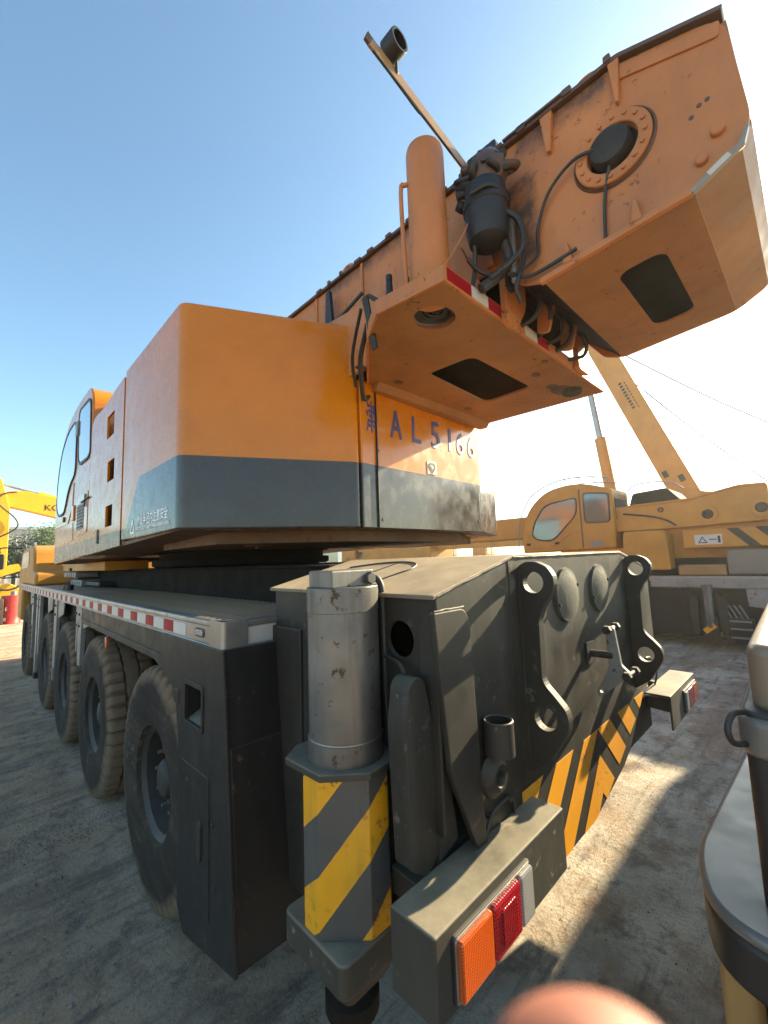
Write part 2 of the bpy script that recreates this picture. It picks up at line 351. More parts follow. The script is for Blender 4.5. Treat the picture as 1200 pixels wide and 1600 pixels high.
def text(name, s, x, y, z, h, face, mat, parent, w=None, depth=.002, bold=0.0, rot=0.0):
    """flat lettering; face '-y' reads along +x, face '-x' reads along -y; (x,y,z) is the lower left corner"""
    cu = D.curves.new('lettering', 'FONT'); cu.body = s; cu.size = 1; cu.extrude = .5; cu.offset = bold
    o = D.objects.new('lettering', cu); COL.objects.link(o); bpy.context.view_layer.update()
    me = D.meshes.new_from_object(o.evaluated_get(bpy.context.evaluated_depsgraph_get())); D.objects.remove(o); D.curves.remove(cu)
    xs = [v.co.x for v in me.vertices]; ys = [v.co.y for v in me.vertices]
    if not xs: return None
    sx = h / (max(ys) - min(ys)) if w is None else w / (max(xs) - min(xs)); sy = h / (max(ys) - min(ys))
    x_, y_ = min(xs), min(ys)
    for v in me.vertices:
        a, b, c = (v.co.x - x_) * sx, (v.co.y - y_) * sy, v.co.z * depth * 2
        a, b = a * math.cos(rot) - b * math.sin(rot), a * math.sin(rot) + b * math.cos(rot)
        v.co = (x + a, y - c, z + b) if face == '-y' else (x - c, y - a, z + b)
    me.materials.clear(); return link(name, me, mat, parent)
def tag(o, label, cat, group=None, kind=None):
    o['label'] = label; o['category'] = cat
    if group: o['group'] = group
    if kind: o['kind'] = kind
    return o
def thing(name, loc, label, cat, group=None):
    o = D.objects.new(name, None); COL.objects.link(o); o.location = loc; o.empty_display_size = .2; WL[o.name] = Vector(loc)
    return tag(o, label, cat, group)
def bolt(p, r, h, ax, parent, mat='dark', name='bolt', sgn=-1):
    c = Vector(p); i = 'xyz'.index(ax)
    return lathe(name, [(0, sgn * h), (r * .9, sgn * h), (r, sgn * h * .85), (r, .002 * -sgn), (0, .002 * -sgn)], ax, c, mat, parent, 6, 20)

# ------------------------------------------------------------------ ground
def ground():
    def axis(a, b, st, ext):
        n = int((b - a) / st); l = [a + st * i for i in range(n + 1)]
        return [-e + a for e in reversed(ext)] + l + [b + e for e in ext]
    ext = [.4, 1.2, 3, 7, 15, 30, 60, 120, 250, 500, 900]
    xs, ys = axis(-3.5, 12, .11, ext), axis(-1.5, 15, .11, ext)
    V = []
    for x in xs:
        for y in ys:
            inn = -3.5 <= x <= 12 and -1.5 <= y <= 15
            z = -.006
            if inn:
                z = .010 * noise.noise((x * .9, y * .9, 3)) + .007 * noise.noise((x * 3.1, y * 3.1, 8)) - .006
            V.append((x, y, z))
    n = len(ys); F = [(i * n + j, (i + 1) * n + j, (i + 1) * n + j + 1, i * n + j + 1) for i in range(len(xs) - 1) for j in range(n - 1)]
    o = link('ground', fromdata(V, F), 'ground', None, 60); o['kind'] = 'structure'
    # loose stones
    V, F = [], []
    ico = bmesh.new(); bmesh.ops.create_icosphere(ico, subdivisions=1, radius=1); iv = [v.co.copy() for v in ico.verts]; jf = [[v.index for v in f.verts] for f in ico.faces]; ico.free()
    def stone(x, y, s):
        k = len(V); a = random.random() * 6.3
        for v in iv:
            q = v * (s * random.uniform(.7, 1.2)); q.x *= 1.3; q.z *= .55
            V.append((x + q.x * math.cos(a) - q.y * math.sin(a), y + q.x * math.sin(a) + q.y * math.cos(a), q.z + s * .1))
        F.extend([[k + i for i in f] for f in jf])
    for i in range(700): stone(random.uniform(-2.2, .7), random.uniform(1.2, 8), random.choice((.003, .004, .005, .007, .009)))
    for i in range(520): stone(random.gauss(.15, .5), 4.15 + random.gauss(0, .10) + .08 * math.sin(i), random.choice((.003, .005, .007)))
    for i in range(900): stone(random.uniform(1.2, 7), random.uniform(-1, 2.6), random.choice((.003, .003, .004, .006)))
    for i in range(16): stone(random.uniform(-1.6, .6), random.uniform(1.3, 5), random.uniform(.010, .018))
    g = link('gravel', fromdata(V, F), paint('gravel_stone', (.20, .17, .14), .9, .4, bump=.3, scale=6)); tag(g, 'loose grit and small stones scattered on the concrete yard', 'gravel', kind='stuff')
ground()

# ================================================================== THE MOBILE CRANE
CR = thing('mobile_crane', (2.4, 1.2, 0), 'large orange and charcoal multi axle mobile crane with licence letters on its counterweight', 'crane')

# ---- wheels
def wheel_meshes():
    R = .65
    half = [(.30, -.145), (.315, -.180), (.40, -.194), (.50, -.198), (.575, -.192), (.618, -.182), (.642, -.166), (.652, -.145), (.654, -.07), (.630, -.064), (.630, -.050), (.653, -.046), (.655, 0)]
    prof = half + [(r, -h) for r, h in reversed(half[:-1])]
    n = 168; m = len(prof)
    def mod(i, j):
        jj = min(j, m - 1 - j)
        if jj in (5, 6, 7) and (i + (2 if j > m / 2 else 0)) % 4 == 0: return -.040
        if jj == 8 and (i + (2 if j > m / 2 else 0)) % 4 == 0: return -.030
        if jj in (10, 11) and i % 7 == 0: return -.016
        return random.uniform(-.0012, .0012)
    tyre = lathe_mesh(prof, 'x', (0, 0, 0), n, mod)
    rim = lathe_mesh([(.10, -.030), (.20, -.030), (.222, -.02), (.238, .015), (.252, .015), (.262, -.01), (.27, -.06), (.275, -.13), (.30, -.15), (.322, -.172), (.328, -.165), (.315, -.14), (.29, -.09), (.285, .1), (.0, .1)], 'x', (0, 0, 0), 48)
    hub = lathe_mesh([(0, -.135), (.06, -.135), (.075, -.128), (.090, -.125), (.104, -.11), (.112, -.085), (.118, -.045), (.165, -.036), (.165, -.02), (.0, .0)], 'x', (0, 0, 0), 32)
    nut = lathe_mesh([(0, -.075), (.010, -.075), (.011, -.04), (.019, -.04), (.019, 0), (.0, 0)], 'x', (0, 0, 0), 6)
    return tyre, rim, hub, nut
TY, RI, HU, NU = wheel_meshes()
for m_ in (TY, RI, HU, NU):
    for p in m_.polygons: p.use_smooth = True
TY.set_sharp_from_angle(angle=math.radians(38)); RI.set_sharp_from_angle(angle=math.radians(30)); HU.set_sharp_from_angle(angle=math.radians(30)); NU.set_sharp_from_angle(angle=math.radians(20))
def wheel(x, y, parent, side=1, nuts=True, rmat='rim'):
    w = link('wheel', RI, rmat, parent, loc=(x, y, .672)); w.scale = (1, 1.035, 1.035)
    if side < 0: w.rotation_euler.z = math.pi
    def sub(name, me, mat, loc=(0, 0, 0), rx=0):
        if not me.materials: me.materials.append(M[mat])
        o = D.objects.new(name, me); COL.objects.link(o); o.parent = w; o.location = loc; o.rotation_euler.x = rx
    sub('tyre', TY, 'rubber', (0, 0, 0), random.uniform(0, 6)); sub('hub', HU, 'rim')
    if nuts:
        for k in range(10): a = k * .6283; sub('wheel_nut', NU, 'stud', (-.028, .19 * math.cos(a), .178 * math.sin(a)))
    return w
AX = (2.95, 4.68, 6.35, 8.05, 10.9)
for y in AX: wheel(1.035, y, CR, nuts=y < 9)
for y in AX: wheel(3.72, y, CR, -1, nuts=False)
for y in AX: cyl('axle', .11, 1.2, 3.6, 'x', (0, y, .645), 'under', CR, 16)

# ---- chassis
box('chassis_frame', 1.50, 3.25, 1.92, 12.6, .85, 1.93, 'under', CR)
box('frame_top_plate', 1.46, 3.30, 1.95, 9.2, 1.932, 1.945, 'under', CR)
DK = box('deck', .86, 1.56, 1.95, 12.3, 1.60, 1.695, 'checker', CR)
# raised bars of the checker plate where they can be told apart
ribm = None
for i in range(46):
    y = 2.02 + i * .075
    r_ = box('tread_bar', .90, 1.50, y, y + .022, 1.694, 1.7005, 'checker', DK, 0) if ribm is None else None
    if r_: ribm = r_.data; y00 = y
    else:
        q = D.objects.new('tread_bar', ribm); COL.objects.link(q); q.parent = DK; q.location = (0, y - y00, 0)
box('deck', 3.2, 3.85, 1.95, 12.3, 1.60, 1.695, 'checker', CR)
RAIL = prism('deck_edge_rail', rpoly([(.838, 1.672), (.838, 1.70), (.87, 1.706), (.90, 1.70), (.90, 1.672)], .008, 3), 'y', 1.94, 12.3, 'alu', CR)
box('edge_channel', .846, .862, 1.96, 12.3, 1.588, 1.672, 'alu', RAIL)
box('lower_lip', .838, .866, 1.96, 12.3, 1.580, 1.590, 'alu', RAIL)
prism('rear_rail', rpoly([(1.925, 1.672), (1.925, 1.70), (1.95, 1.706), (1.99, 1.70), (1.99, 1.672)], .008, 3), 'x', .86, 1.25, 'alu', RAIL)
box('rear_channel', .87, 1.25, 1.934, 1.95, 1.588, 1.672, 'white', RAIL)
box('rear_lip', .87, 1.25, 1.925, 1.955, 1.578, 1.590, 'alu', RAIL)
prism('corner_cap', rpoly([(.834, 2.06), (.834, 1.921), (.96, 1.921), (.96, 1.935), (.848, 1.935), (.848, 2.06)], [0, .02, 0, 0, .02, 0], 4), 'z', 1.576, 1.708, 'alu', RAIL, bev=.002)
ma = prism('marker_recess', rrect(2.15, 2.27, 1.612, 1.656, .018), 'x', .842, .848, 'black', RAIL); 
prism('marker_lens', rrect(2.165, 2.255, 1.620, 1.648, .012), 'x', .838, .845, 'clear', RAIL)
yy, k = 2.40, 0
tapes = {}
while yy < 11.8:
    for nm, mt, ln in (('white_tape', 'white', .19), ('red_tape', 'red', .165)):
        if mt not in tapes:
            o = box(nm, .8435, .8465, yy, yy + ln, 1.600, 1.662, mt, RAIL, 0); tapes[mt] = (o.data, yy)
        else:
            q = D.objects.new(nm, tapes[mt][0]); COL.objects.link(q); q.parent = RAIL; q.location = (0, yy - tapes[mt][1], 0)
        yy += ln + .003
# side skirt and wheel arch trim
prism('side_skirt', [(2.60, 1.585), (5.35, 1.585), (5.35, 1.43), (5.0, 1.42), (2.95, 1.40), (2.60, 1.30)], 'x', .852, .875, 'dark', CR)
prism('arch_trim', rpoly([(2.55, 1.30), (2.80, 1.425), (5.30, 1.45), (5.30, 1.475), (2.78, 1.45), (2.53, 1.33)], .01, 2), 'x', .842, .856, 'dark', CR)
box('arch_inner', .95, 1.5, 2.2, 12.0, 1.36, 1.60, 'under', CR)
# silver fender brackets
for y, z0, w in ((5.42, .98, .13), (5.62, 1.10, .05), (7.12, .70, .09), (7.25, .52, .05), (8.95, .62, .09), (9.25, .30, .12), (9.9, .45, .06), (10.0, 1.0, .09)):
    b_ = prism('fender_bracket', [(y, z0), (y + w, z0), (y + w * 1.4, 1.585), (y - w * .4, 1.585)], 'x', .858, .90, 'silver', CR)
    for zz in (1.50, 1.38): bolt((.857, y + w / 2, zz), .014, .010, 'x', b_, 'black')
for y in (5.0, 6.6, 7.6, 10.05): prism('fender_panel', [(y, 1.585), (y + .52, 1.585), (y + .46, 1.34), (y + .05, 1.42)], 'x', .872, .882, 'silver', CR)
prism('mud_flap', [(9.35, .18), (9.50, .18), (9.48, .62), (9.37, .62)], 'x', .86, 1.25, 'black', CR)
mk = box('wheel_lamp', .86, .885, 4.28, 4.33, 1.30, 1.39, 'amber', CR); tube('lamp_bracket', [(.872, 4.30, 1.39), (.90, 4.30, 1.46)], .008, 'silver', mk, sm=False)

# ---- side storage box behind the last wheel
BX = prism('storage_box', [(1.895, 1.585), (1.765, .35), (2.33, .21), (2.42, .30), (2.43, 1.02), (2.48, 1.24), (2.58, 1.36), (2.74, 1.43), (2.74, 1.585)], 'x', .826, .842, 'darkclean', CR, [rrect(2.122, 2.33, 1.197, 1.373, .012)], bev=.004)
prism('box_body', [(1.775, .345), (2.18, .26), (2.20, 1.18), (1.863, 1.18)], 'x', .841, 1.30, 'darkclean', BX, bev=.012)
prism('box_body', [(1.886, 1.395), (2.20, 1.395), (2.20, 1.585), (1.905, 1.585)], 'x', .841, 1.30, 'darkclean', BX, bev=0)
prism('box_body', [(1.863, 1.178), (2.10, 1.178), (2.10, 1.397), (1.886, 1.397)], 'x', .841, 1.30, 'darkclean', BX, bev=0)
prism('recess_back', [(2.09, 1.17), (2.36, 1.17), (2.36, 1.40), (2.09, 1.40)], 'x', .93, .95, 'black', BX, bev=0)
prism('recess_side', [(2.335, 1.17), (2.35, 1.17), (2.35, 1.40), (2.335, 1.40)], 'x', .841, .94, 'darkclean', BX, bev=0)
prism('recess_sill', [(.838, 1.19), (.945, 1.19), (.945, 1.25), (.838, 1.198)], 'y', 2.10, 2.34, 'lampbox2', BX, bev=0)
prism('recess_frame', rrect(2.10, 2.352, 1.175, 1.395, .025), 'x', .819, .830, 'darkclean', BX, [rrect(2.122, 2.33, 1.197, 1.373, .012)], bev=.002)
prism('access_door', rpoly([(2.015, .42), (2.365, .345), (2.375, 1.00), (2.03, 1.01)], .012, 3), 'x', .821, .829, 'darkclean', BX, bev=.003)
prism('door_latch', rrect(2.095, 2.14, .63, .80, .02), 'x', .811, .823, 'dark', BX, bev=.003)
box('small_plate', .821, .829, 2.43, 2.50, 1.25, 1.32, 'darkclean', BX)
bolt((.826, 1.99, .83), .012, .006, 'x', BX, 'dark'); bolt((.826, 1.97, .58), .012, .006, 'x', BX, 'dark')

# ---- tail section
TP = prism('tail_plate', [(1.106, 1.835), (1.62, 1.952), (2.98, 1.952), (3.55, 1.835), (3.56, 1.22), (3.43, 1.12), (3.10, .98), (2.85, .80), (2.72, .75), (2.26, .66), (1.90, .66), (1.52, .78), (1.26, 1.03), (1.13, 1.30)], 'y', .900, .925, 'dark', CR, bev=.004)
ROOF = prism('tail_roof', [(1.090, 1.828), (1.62, 1.950), (2.98, 1.950), (3.57, 1.828), (3.57, 1.843), (2.98, 1.966), (1.62, 1.966), (1.090, 1.843)], 'y', .897, 1.95, 'darktop', CR, bev=.003)
hx = [(1.25 + .13 * math.cos(a * .26), 1.45 + .13 * math.sin(a * .26)) for a in range(24)]
def on_roof(x): return 1.843 + (x - 1.09) * (1.966 - 1.843) / (1.62 - 1.09) + .002
tube('hatch_seam', [(x, y, on_roof(x)) for x, y in ((1.12, 1.33), (1.30, 1.30), (1.42, 1.28), (1.50, 1.33), (1.54, 1.45), (1.52, 1.6), (1.45, 1.75))], .004, 'black', ROOF, 6)
tube('roof_seam', [(x, y, on_roof(x)) for x, y in ((1.11, 1.52), (1.3, 1.49), (1.55, 1.46))], .003, 'black', ROOF, 6)
prism('tail_side_wall', [(.924, 1.06), (1.72, 1.06), (1.72, 1.834), (.924, 1.834)], 'x', 1.108, 1.125, 'dark', CR, [circ(1.07, 1.684, .064)], bev=.002)
prism('side_flange', rpoly([(.900, 1.10), (.975, 1.10), (.975, 1.74), (.935, 1.78), (.900, 1.78)], .01, 2), 'x', 1.096, 1.109, 'dark', CR)
box('tail_core', 1.45, 3.30, .93, 1.93, .95, 1.82, 'under', CR)
box('outrigger_beam', 1.02, 3.68, 1.13, 1.32, .90, 1.24, 'dark', CR, .01)
box('deck_end_plate', 1.112, 1.50, 1.70, 1.935, .55, 1.832, 'dark', CR, .006)
box('end_step', 1.095, 1.40, 1.69, 1.945, .55, 1.66, 'dark', CR, .006)
box('lower_crossmember', 1.15, 3.55, .96, 1.6, .72, 1.00, 'dark', CR, .01)
box('tail_sun_blocker', 1.7, 3.1, 1.12, 2.1, .42, .90, 'under', CR, .02)  # hidden block added to keep sun off the ground below the jack
# doubler plate
DB = prism('doubler_plate', rpoly([(1.066, 1.79), (1.235, 1.79), (1.262, 1.74), (1.285, 1.12), (1.30, .98), (1.235, 1.02), (1.135, 1.25), (1.118, 1.30)], [.01, .04, .02, 0, .0, .02, .04, .02], 4), 'y', .878, .901, 'dark', CR, bev=.004)
# stop fin beside the jack
prism('beam_stop', rpoly([(.985, 1.045), (.970, 1.45), (.992, 1.575), (1.028, 1.596), (1.068, 1.578), (1.10, 1.44), (1.106, 1.05), (1.045, 1.005)], [.01, .03, .03, .02, .03, .03, .01, .01], 3), 'y', .930, 1.01, 'dark', CR, bev=.004)
prism('stop_web', [(1.10, 1.02), (1.10, 1.42), (1.14, 1.45), (1.20, 1.05)], 'y', .926, .98, 'dark', CR)
# lug plates with their eyes
def lug(x):
    pr_ = [(.902, 1.915), (.865, 1.935), (.82, 1.936), (.775, 1.915), (.750, 1.878), (.748, 1.842), (.766, 1.800), (.800, 1.755), (.822, 1.70), (.826, 1.47), (.815, 1.445), (.775, 1.405), (.740, 1.365), (.730, 1.325), (.738, 1.285), (.775, 1.225), (.815, 1.160), (.902, 1.10)]
    return prism('lug_plate', rpoly(pr_, .012, 2), 'x', x - .020, x + .020, 'dark', CR, [circ(.836, 1.851, .044, 24), circ(.824, 1.318, .046, 24)], bev=.003)
lug(1.68); lug(3.07)
for x in (2.12, 2.56):
    c_ = lathe('dome_cap', [(0, -.031), (.05, -.029), (.095, -.023), (.116, -.017), (.130, -.016), (.132, 0.0), (0, .0)], 'y', (x, .901, 1.762), 'dome', CR, 40)
    for a in (20, 200): bolt((x + .122 * math.cos(math.radians(a)), .884, 1.762 + .122 * math.sin(math.radians(a))), .008, .008, 'y', c_, 'dark')
# weld beads and wiring on the tail
random.seed(3)
def weld(p0, p1, parent, r=.0035):
    p0, p1 = Vector(p0), Vector(p1); n = max(3, int((p1 - p0).length / .018))
    tube('weld_bead', [p0.lerp(p1, i / n) + Vector([random.uniform(-.0012, .0012) for _ in range(3)]) for i in range(n + 1)], r, 'dark', parent, 6, False)
for x in (1.66, 1.70, 3.05, 3.09): weld((x, .899, 1.105), (x, .899, 1.91), TP)
weld((1.11, .898, 1.838), (1.62, .898, 1.956), TP); weld((1.62, .898, 1.956), (2.98, .898, 1.956), TP)
weld((1.262, .899, 1.74), (1.285, .899, 1.12), TP); weld((1.072, .885, 1.793), (1.235, .885, 1.793), TP, .005)
weld((1.107, .93, 1.828), (1.107, 1.71, 1.828), TP); weld((1.58, .899, 1.95), (1.60, .899, 1.08), TP, .002)
tube('lamp_cable', [(1.50, .94, .93), (1.50, .895, 1.02), (1.465, .890, 1.08), (1.345, .888, 1.075), (1.30, .890, 1.02), (1.28, .93, .95)], .006, 'hose', TP, 8)
tube('lamp_cable', [(3.55, .94, .95), (3.50, .89, 1.10), (3.40, .892, 1.22), (3.30, .895, 1.24)], .006, 'hose', TP, 8)
# coupling bracket
cyl('bracket_rod', .018, .78, .901, 'y', (2.348, 0, 1.442), 'dark', CR, 16)
prism('rod_plate', rpoly([(2.30, 1.39), (2.40, 1.39), (2.40, 1.50), (2.30, 1.50)], .01, 2), 'y', .888, .901, 'dark', CR)
BK = prism('coupling_bracket', rpoly([(.805, 1.585), (.765, 1.585), (.745, 1.40), (.700, 1.36), (.735, 1.335), (.860, 1.225), (.875, 1.255), (.835, 1.32), (.800, 1.40)], .012, 3), 'x', 2.338, 2.360, 'silver', CR, [circ(.848, 1.262, .010, 12)], bev=.003); BK.data.materials.clear(); BK.data.materials.append(M['silver'])
for (y, z) in ((.785, 1.575), (.712, 1.362)):
    cyl('bolt_shank', .011, 2.30, 2.43, 'x', (0, y, z), 'dark', BK, 12)
    for xx in (2.30, 2.43): lathe('hex_nut', [(0, -.016), (.020, -.016), (.022, -.012), (.022, .012), (.020, .016), (0, .016)], 'x', (xx, y, z), 'dark', BK, 6, 20)
# open socket and boss
lathe('pipe_socket', [(.046, 0), (.052, 0), (.052, .112), (.048, .115), (.044, .112), (.044, .01), (.046, 0)], 'z', (1.352, .846, 1.283), 'dark', CR, 28)
box('socket_web', 1.342, 1.362, .885, .901, 1.285, 1.38, 'dark', CR)
lathe('round_boss', [(.026, -.030), (.030, -.036), (.044, -.036), (.062, -.018), (.068, -.015), (.072, 0), (.0, 0), (.0, -.004), (.026, -.004), (.026, -.03)], 'y', (1.345, .879, 1.205), 'dark', CR, 24)
for x, z in ((1.33, 1.06), (1.45, 1.07)): box('cable_clip', x, x + .03, .880, .901, z, z + .014, 'dark', CR, .003)
# chevrons
def clip(poly, hp):
    out = []
    for i in range(len(poly)):
        a, b = poly[i - 1], poly[i]; da = hp[0] * a[0] + hp[1] * a[1] - hp[2]; db = hp[0] * b[0] + hp[1] * b[1] - hp[2]
        if (da <= 0) != (db <= 0): t = da / (da - db); out.append((a[0] + t * (b[0] - a[0]), a[1] + t * (b[1] - a[1])))
        if db <= 0: out.append(b)
    return out
def line_hp(a, b):   # keep the left of a->b
    nx, nz = (b[1] - a[1]), -(b[0] - a[0]); return (nx, nz, nx * a[0] + nz * a[1])
bottom = [(1.575, 1.2), (1.576, .767), (1.90, .664), (2.26, .664), (2.72, .754), (2.85, .804), (3.10, .984), (3.43, 1.124)]
for sgn in (-1, 1):
    for k in range(-1, 5):
        x0 = 2.190 - .31 * (k - 1); w_ = .182
        p = [(x0, 1.052), (x0 + w_, 1.052), (x0 + w_ - .6, .452), (x0 - .6, .452)]
        if sgn > 0: p = [(4.75 - a, b) for a, b in reversed(p)]
        p = clip(p, (sgn * -1.0, 0, sgn * -2.3752)) if sgn > 0 else clip(p, (1.0, 0, 2.3748))
        for a, b in zip(bottom, bottom[1:]):
            if p: p = clip(p, line_hp(a, b))
        if len(p) > 2 and max(q[0] for q in p) - min(q[0] for q in p) > .02:
            prism('chevron_stripe', p, 'y', .8978, .8995, 'yellow', TP, bev=0)

# ---- rear lamp boxes
def lampbox(x0, x1, mirror):
    z0, z1 = .80, 1.013
    B = prism('lamp_box', [(.775, z0), (.775, z1), (.935, z1), (.935, z1 - .012), (.787, z1 - .012), (.787, z0)], 'x', x0, x1, 'darkclean', CR, bev=.006, seg=3)
    B.data.materials.clear(); B.data.materials.append(M['lampbox'])
    ends = ((x0, x0 + .010),) if not mirror else ((x1 - .010, x1),)
    for a, b in ends: box('end_plate', a + .0005, b, .776, .935, z0 + .001, z1 - .002, M['lampbox'], B, .003)
    for a in (.25, .75):
        xm = x0 + (x1 - x0) * a; bar('mount_arm', (xm, .80, .90), (xm, 1.10, .92), .05, .08, 'dark', B)
    def lens(nm, a, b, mt, za, zb):
        if mirror: a, b = x0 + x1 - b, x0 + x1 - a
        prism(nm, rrect(a, b, za, zb, .008), 'y', .752, .774, mt, B, bev=.006, seg=3)
    fa, fb = (.946, 1.356) if not mirror else (x0 + x1 - 1.356 + 0, x0 + x1 - .946)
    if mirror:
        fa, fb = 3.62, 4.00
        prism('lamp_frame', rrect(fa, fb, .826, .975, .012), 'y', .764, .776, 'black', B, bev=.002)
        for nm, a, b, mt in (('reverse_lens', 3.63, 3.70, 'clear'), ('brake_lens', 3.71, 3.85, 'redlens'), ('indicator_lens', 3.86, 3.99, 'amber')):
            prism(nm, rrect(a, b, .836, .965, .008), 'y', .752, .768, mt, B, bev=.006, seg=3)
    else:
        prism('lamp_frame', rrect(fa, fb, .820, .984, .012), 'y', .764, .776, 'black', B, bev=.002)
        prism('chrome_trim', rrect(fa + .004, fb - .004, .824, .980, .01), 'y', .762, .765, 'alu', B, bev=.001)
        prism('indicator_lens', rrect(.956, 1.108, .830, .974, .008), 'y', .746, .766, 'amber', B, bev=.007, seg=3)
        prism('brake_lens', rrect(1.116, 1.262, .830, .974, .008), 'y', .746, .766, 'redlens', B, bev=.007, seg=3)
        prism('brake_lens_center', rrect(1.150, 1.228, .855, .950, .006), 'y', .741, .748, 'redlens', B, bev=.004)
        prism('reverse_lens', rrect(1.270, 1.348, .830, .974, .008), 'y', .748, .766, 'clear', B, bev=.007, seg=3)
M['lampbox'] = paint('lamp_box_grey', (.045, .042, .035), .45, .25, dust=.74, dustc=(.33, .28, .19), spots=.3, spotc=(.14, .13, .11), streak=.2, streakc=(.09, .08, .06), bump=.12, bscale=40, spec=.28)
lampbox(.885, 1.650, False); lampbox(3.30, 4.03, True)

# ---- outrigger jack
JX, JY = .977, 1.226
JK = lathe('outrigger_jack', [(0, 1.29), (.131, 1.29), (.131, 1.368), (.1265, 1.372), (.1265, 1.790), (.1285, 1.792), (.1285, 1.873), (.1265, 1.876), (0, 1.876)], 'z', (JX, JY, 0), 'steel', CR, 56, 25)
hs = rpoly([(JX - .142, JY + .142), (JX - .142, JY - .142), (JX + .142, JY - .142), (JX + .142, JY + .142)], [.085, .115, .085, .085], 1)
prism('jack_housing', hs, 'z', .80, 1.285, 'hazard', JK, bev=.003, smooth=30)
prism('jack_flange', [(JX - .165, JY + .13), (JX - .16, JY - .06), (JX - .04, JY - .17), (JX + .12, JY - .155), (JX + .165, JY - .05), (JX + .125, JY + .17), (JX - .08, JY + .19)], 'z', 1.278, 1.302, 'lampbox' if False else M['lampbox'], JK, bev=.004)
bp = rrect(.825, 1.150, 1.075, 1.400, .03)
prism('jack_base_plate', bp, 'z', .705, .80, M['lampbox'], JK, bev=.008, seg=3)
def frustum(name, p0, z0, p1, z1, mat, parent):
    n = len(p0); V = [(*p, z0) for p in p0] + [(*p, z1) for p in p1]
    return link(name, fixn(fromdata(V, [tuple(range(n)), tuple(range(n, 2 * n))] + [(i, (i + 1) % n, n + (i + 1) % n, n + i) for i in range(n)])), mat, parent, 30)
frustum('jack_socket', rrect(.90, 1.07, 1.15, 1.32, .03), .60, rrect(.84, 1.135, 1.09, 1.385, .03), .706, 'dark', JK)
lathe('jack_foot', [(0, .50), (.085, .50), (.09, .51), (.09, .56), (.06, .575), (.06, .62), (0, .62)], 'z', (.985, 1.235, 0), 'under', JK, 28)
box('port_block', JX - .105, JX + .085, JY - .075, JY + .06, 1.874, 1.934, 'steel', JK, .005)
bolt((JX + .06, JY - .076, 1.902), .022, .02, 'y', JK, 'steel', 'port_plug')
tube('jack_hose', [(JX + .095, JY - .02, 1.905), (JX + .125, JY - .06, 1.89), (JX + .128, JY - .075, 1.80), (JX + .125, JY - .08, 1.5), (JX + .135, JY - .085, 1.30)], .0125, 'hose', JK, 10)
tube('feed_hose', [(1.10, 1.15, 1.62), (1.075, 1.05, 1.61), (1.05, 1.00, 1.585)], .008, 'hose', JK, 8)
tube('weld_bead', [(JX + .1275 * math.cos(a * .2), JY + .1275 * math.sin(a * .2), 1.372) for a in range(33)], .0028, 'alu', JK, 6, False)

# ---- turntable
lathe('slew_ring', [(0, 1.95), (.96, 1.95), (1.0, 1.97), (1.0, 2.03), (.93, 2.035), (.93, 2.10), (1.0, 2.105), (1.0, 2.16), (0, 2.16)], 'z', (2.4, 4.87, 0), 'under', CR, 64)
lathe('slew_pedestal', [(0, 1.69), (.72, 1.69), (.88, 1.95), (0, 1.95)], 'z', (2.4, 4.87, 0), 'under', CR, 40)

# ---- superstructure: counterweight
CW = prism('counterweight', rpoly([(.85, 3.855), (.85, 2.58), (1.87, 2.098), (1.87, 3.855)], [0,   .05, .06, 0], 6), 'z', 2.18, 3.587, 'livery', CR, bev=.012, seg=3, smooth=30)
prism('rear_panel', rpoly([(1.872, 2.55), (1.872, 2.104), (3.395, 2.165), (3.395, 2.55)], [0, .01, .02, 0], 4), 'z', 2.18, 3.215, 'livery', CW, bev=.006, seg=3)
prism('panel_joint', [(2.012, 2.095), (2.018, 2.095), (2.018, 2.135), (2.012, 2.135)], 'z', 2.185, 3.20, 'black', CW, bev=0)
prism('right_counterweight', rpoly([(3.40, 3.855), (3.40, 2.17), (4.40, 2.60), (4.40, 3.855)], [0, .03, .07, 0], 5), 'z', 2.18, 3.50, 'livery', CW, bev=.05, seg=3)
prism('counterweight_keel', [(1.15, 3.8), (1.15, 2.75), (1.95, 2.35), (3.35, 2.38), (4.1, 2.78), (4.1, 3.8)], 'z', 2.10, 2.182, 'underbody', CW)
cyl('drain_plug', .02, 2.075, 2.19, 'z', (1.55, 2.95, 0), 'underbody', CW, 12); cyl('drain_boss', .10, 2.092, 2.11, 'z', (1.55, 2.95, 0), 'underbody', CW, 24)
for x, z in ((2.035, 3.17), (2.032, 2.73), (2.03, 2.33), (3.34, 2.28), (2.06, 2.24)): bolt((x, 2.106 + (x - 1.872) * .04, z), .011, .008, 'y', CW, 'black')
def rp_y(x): return 2.104 + (x - 1.872) * .04 - .0015
for ch, x, w_, z0, h_ in (('津', 1.925, .085, 2.85, .225), ('A', 2.170, .125, 2.855, .215), ('L', 2.425, .10, 2.865, .205), ('5', 2.665, .115, 2.86, .225), ('1', 2.915, .035, 2.87, .20), ('6', 3.035, .115, 2.865, .20), ('6', 3.215, .115, 2.865, .20)):
    text('licence_character', ch, x, rp_y(x), z0, h_, '-y', 'blue', CW, w=w_, bold=.004 if ch != '1' else 0)
BG_ = prism('maker_badge', rrect(2.592, 2.712, 2.632, 2.738, .01), 'y', rp_y(2.65) - .006, rp_y(2.65) + .002, 'white', CW, bev=.002)
def bx(x, z): return (2.652 + x * .045, 2.685 + z * .045)
yb = rp_y(2.65) - .0065
prism('emblem', [bx(-.95, .55), bx(-.5, .95), bx(.5, .95), bx(.95, .55), bx(.72, .35), bx(.42, .62), bx(-.42, .62), bx(-.72, .35)], 'y', yb - .002, yb, 'dark', BG_, bev=0)
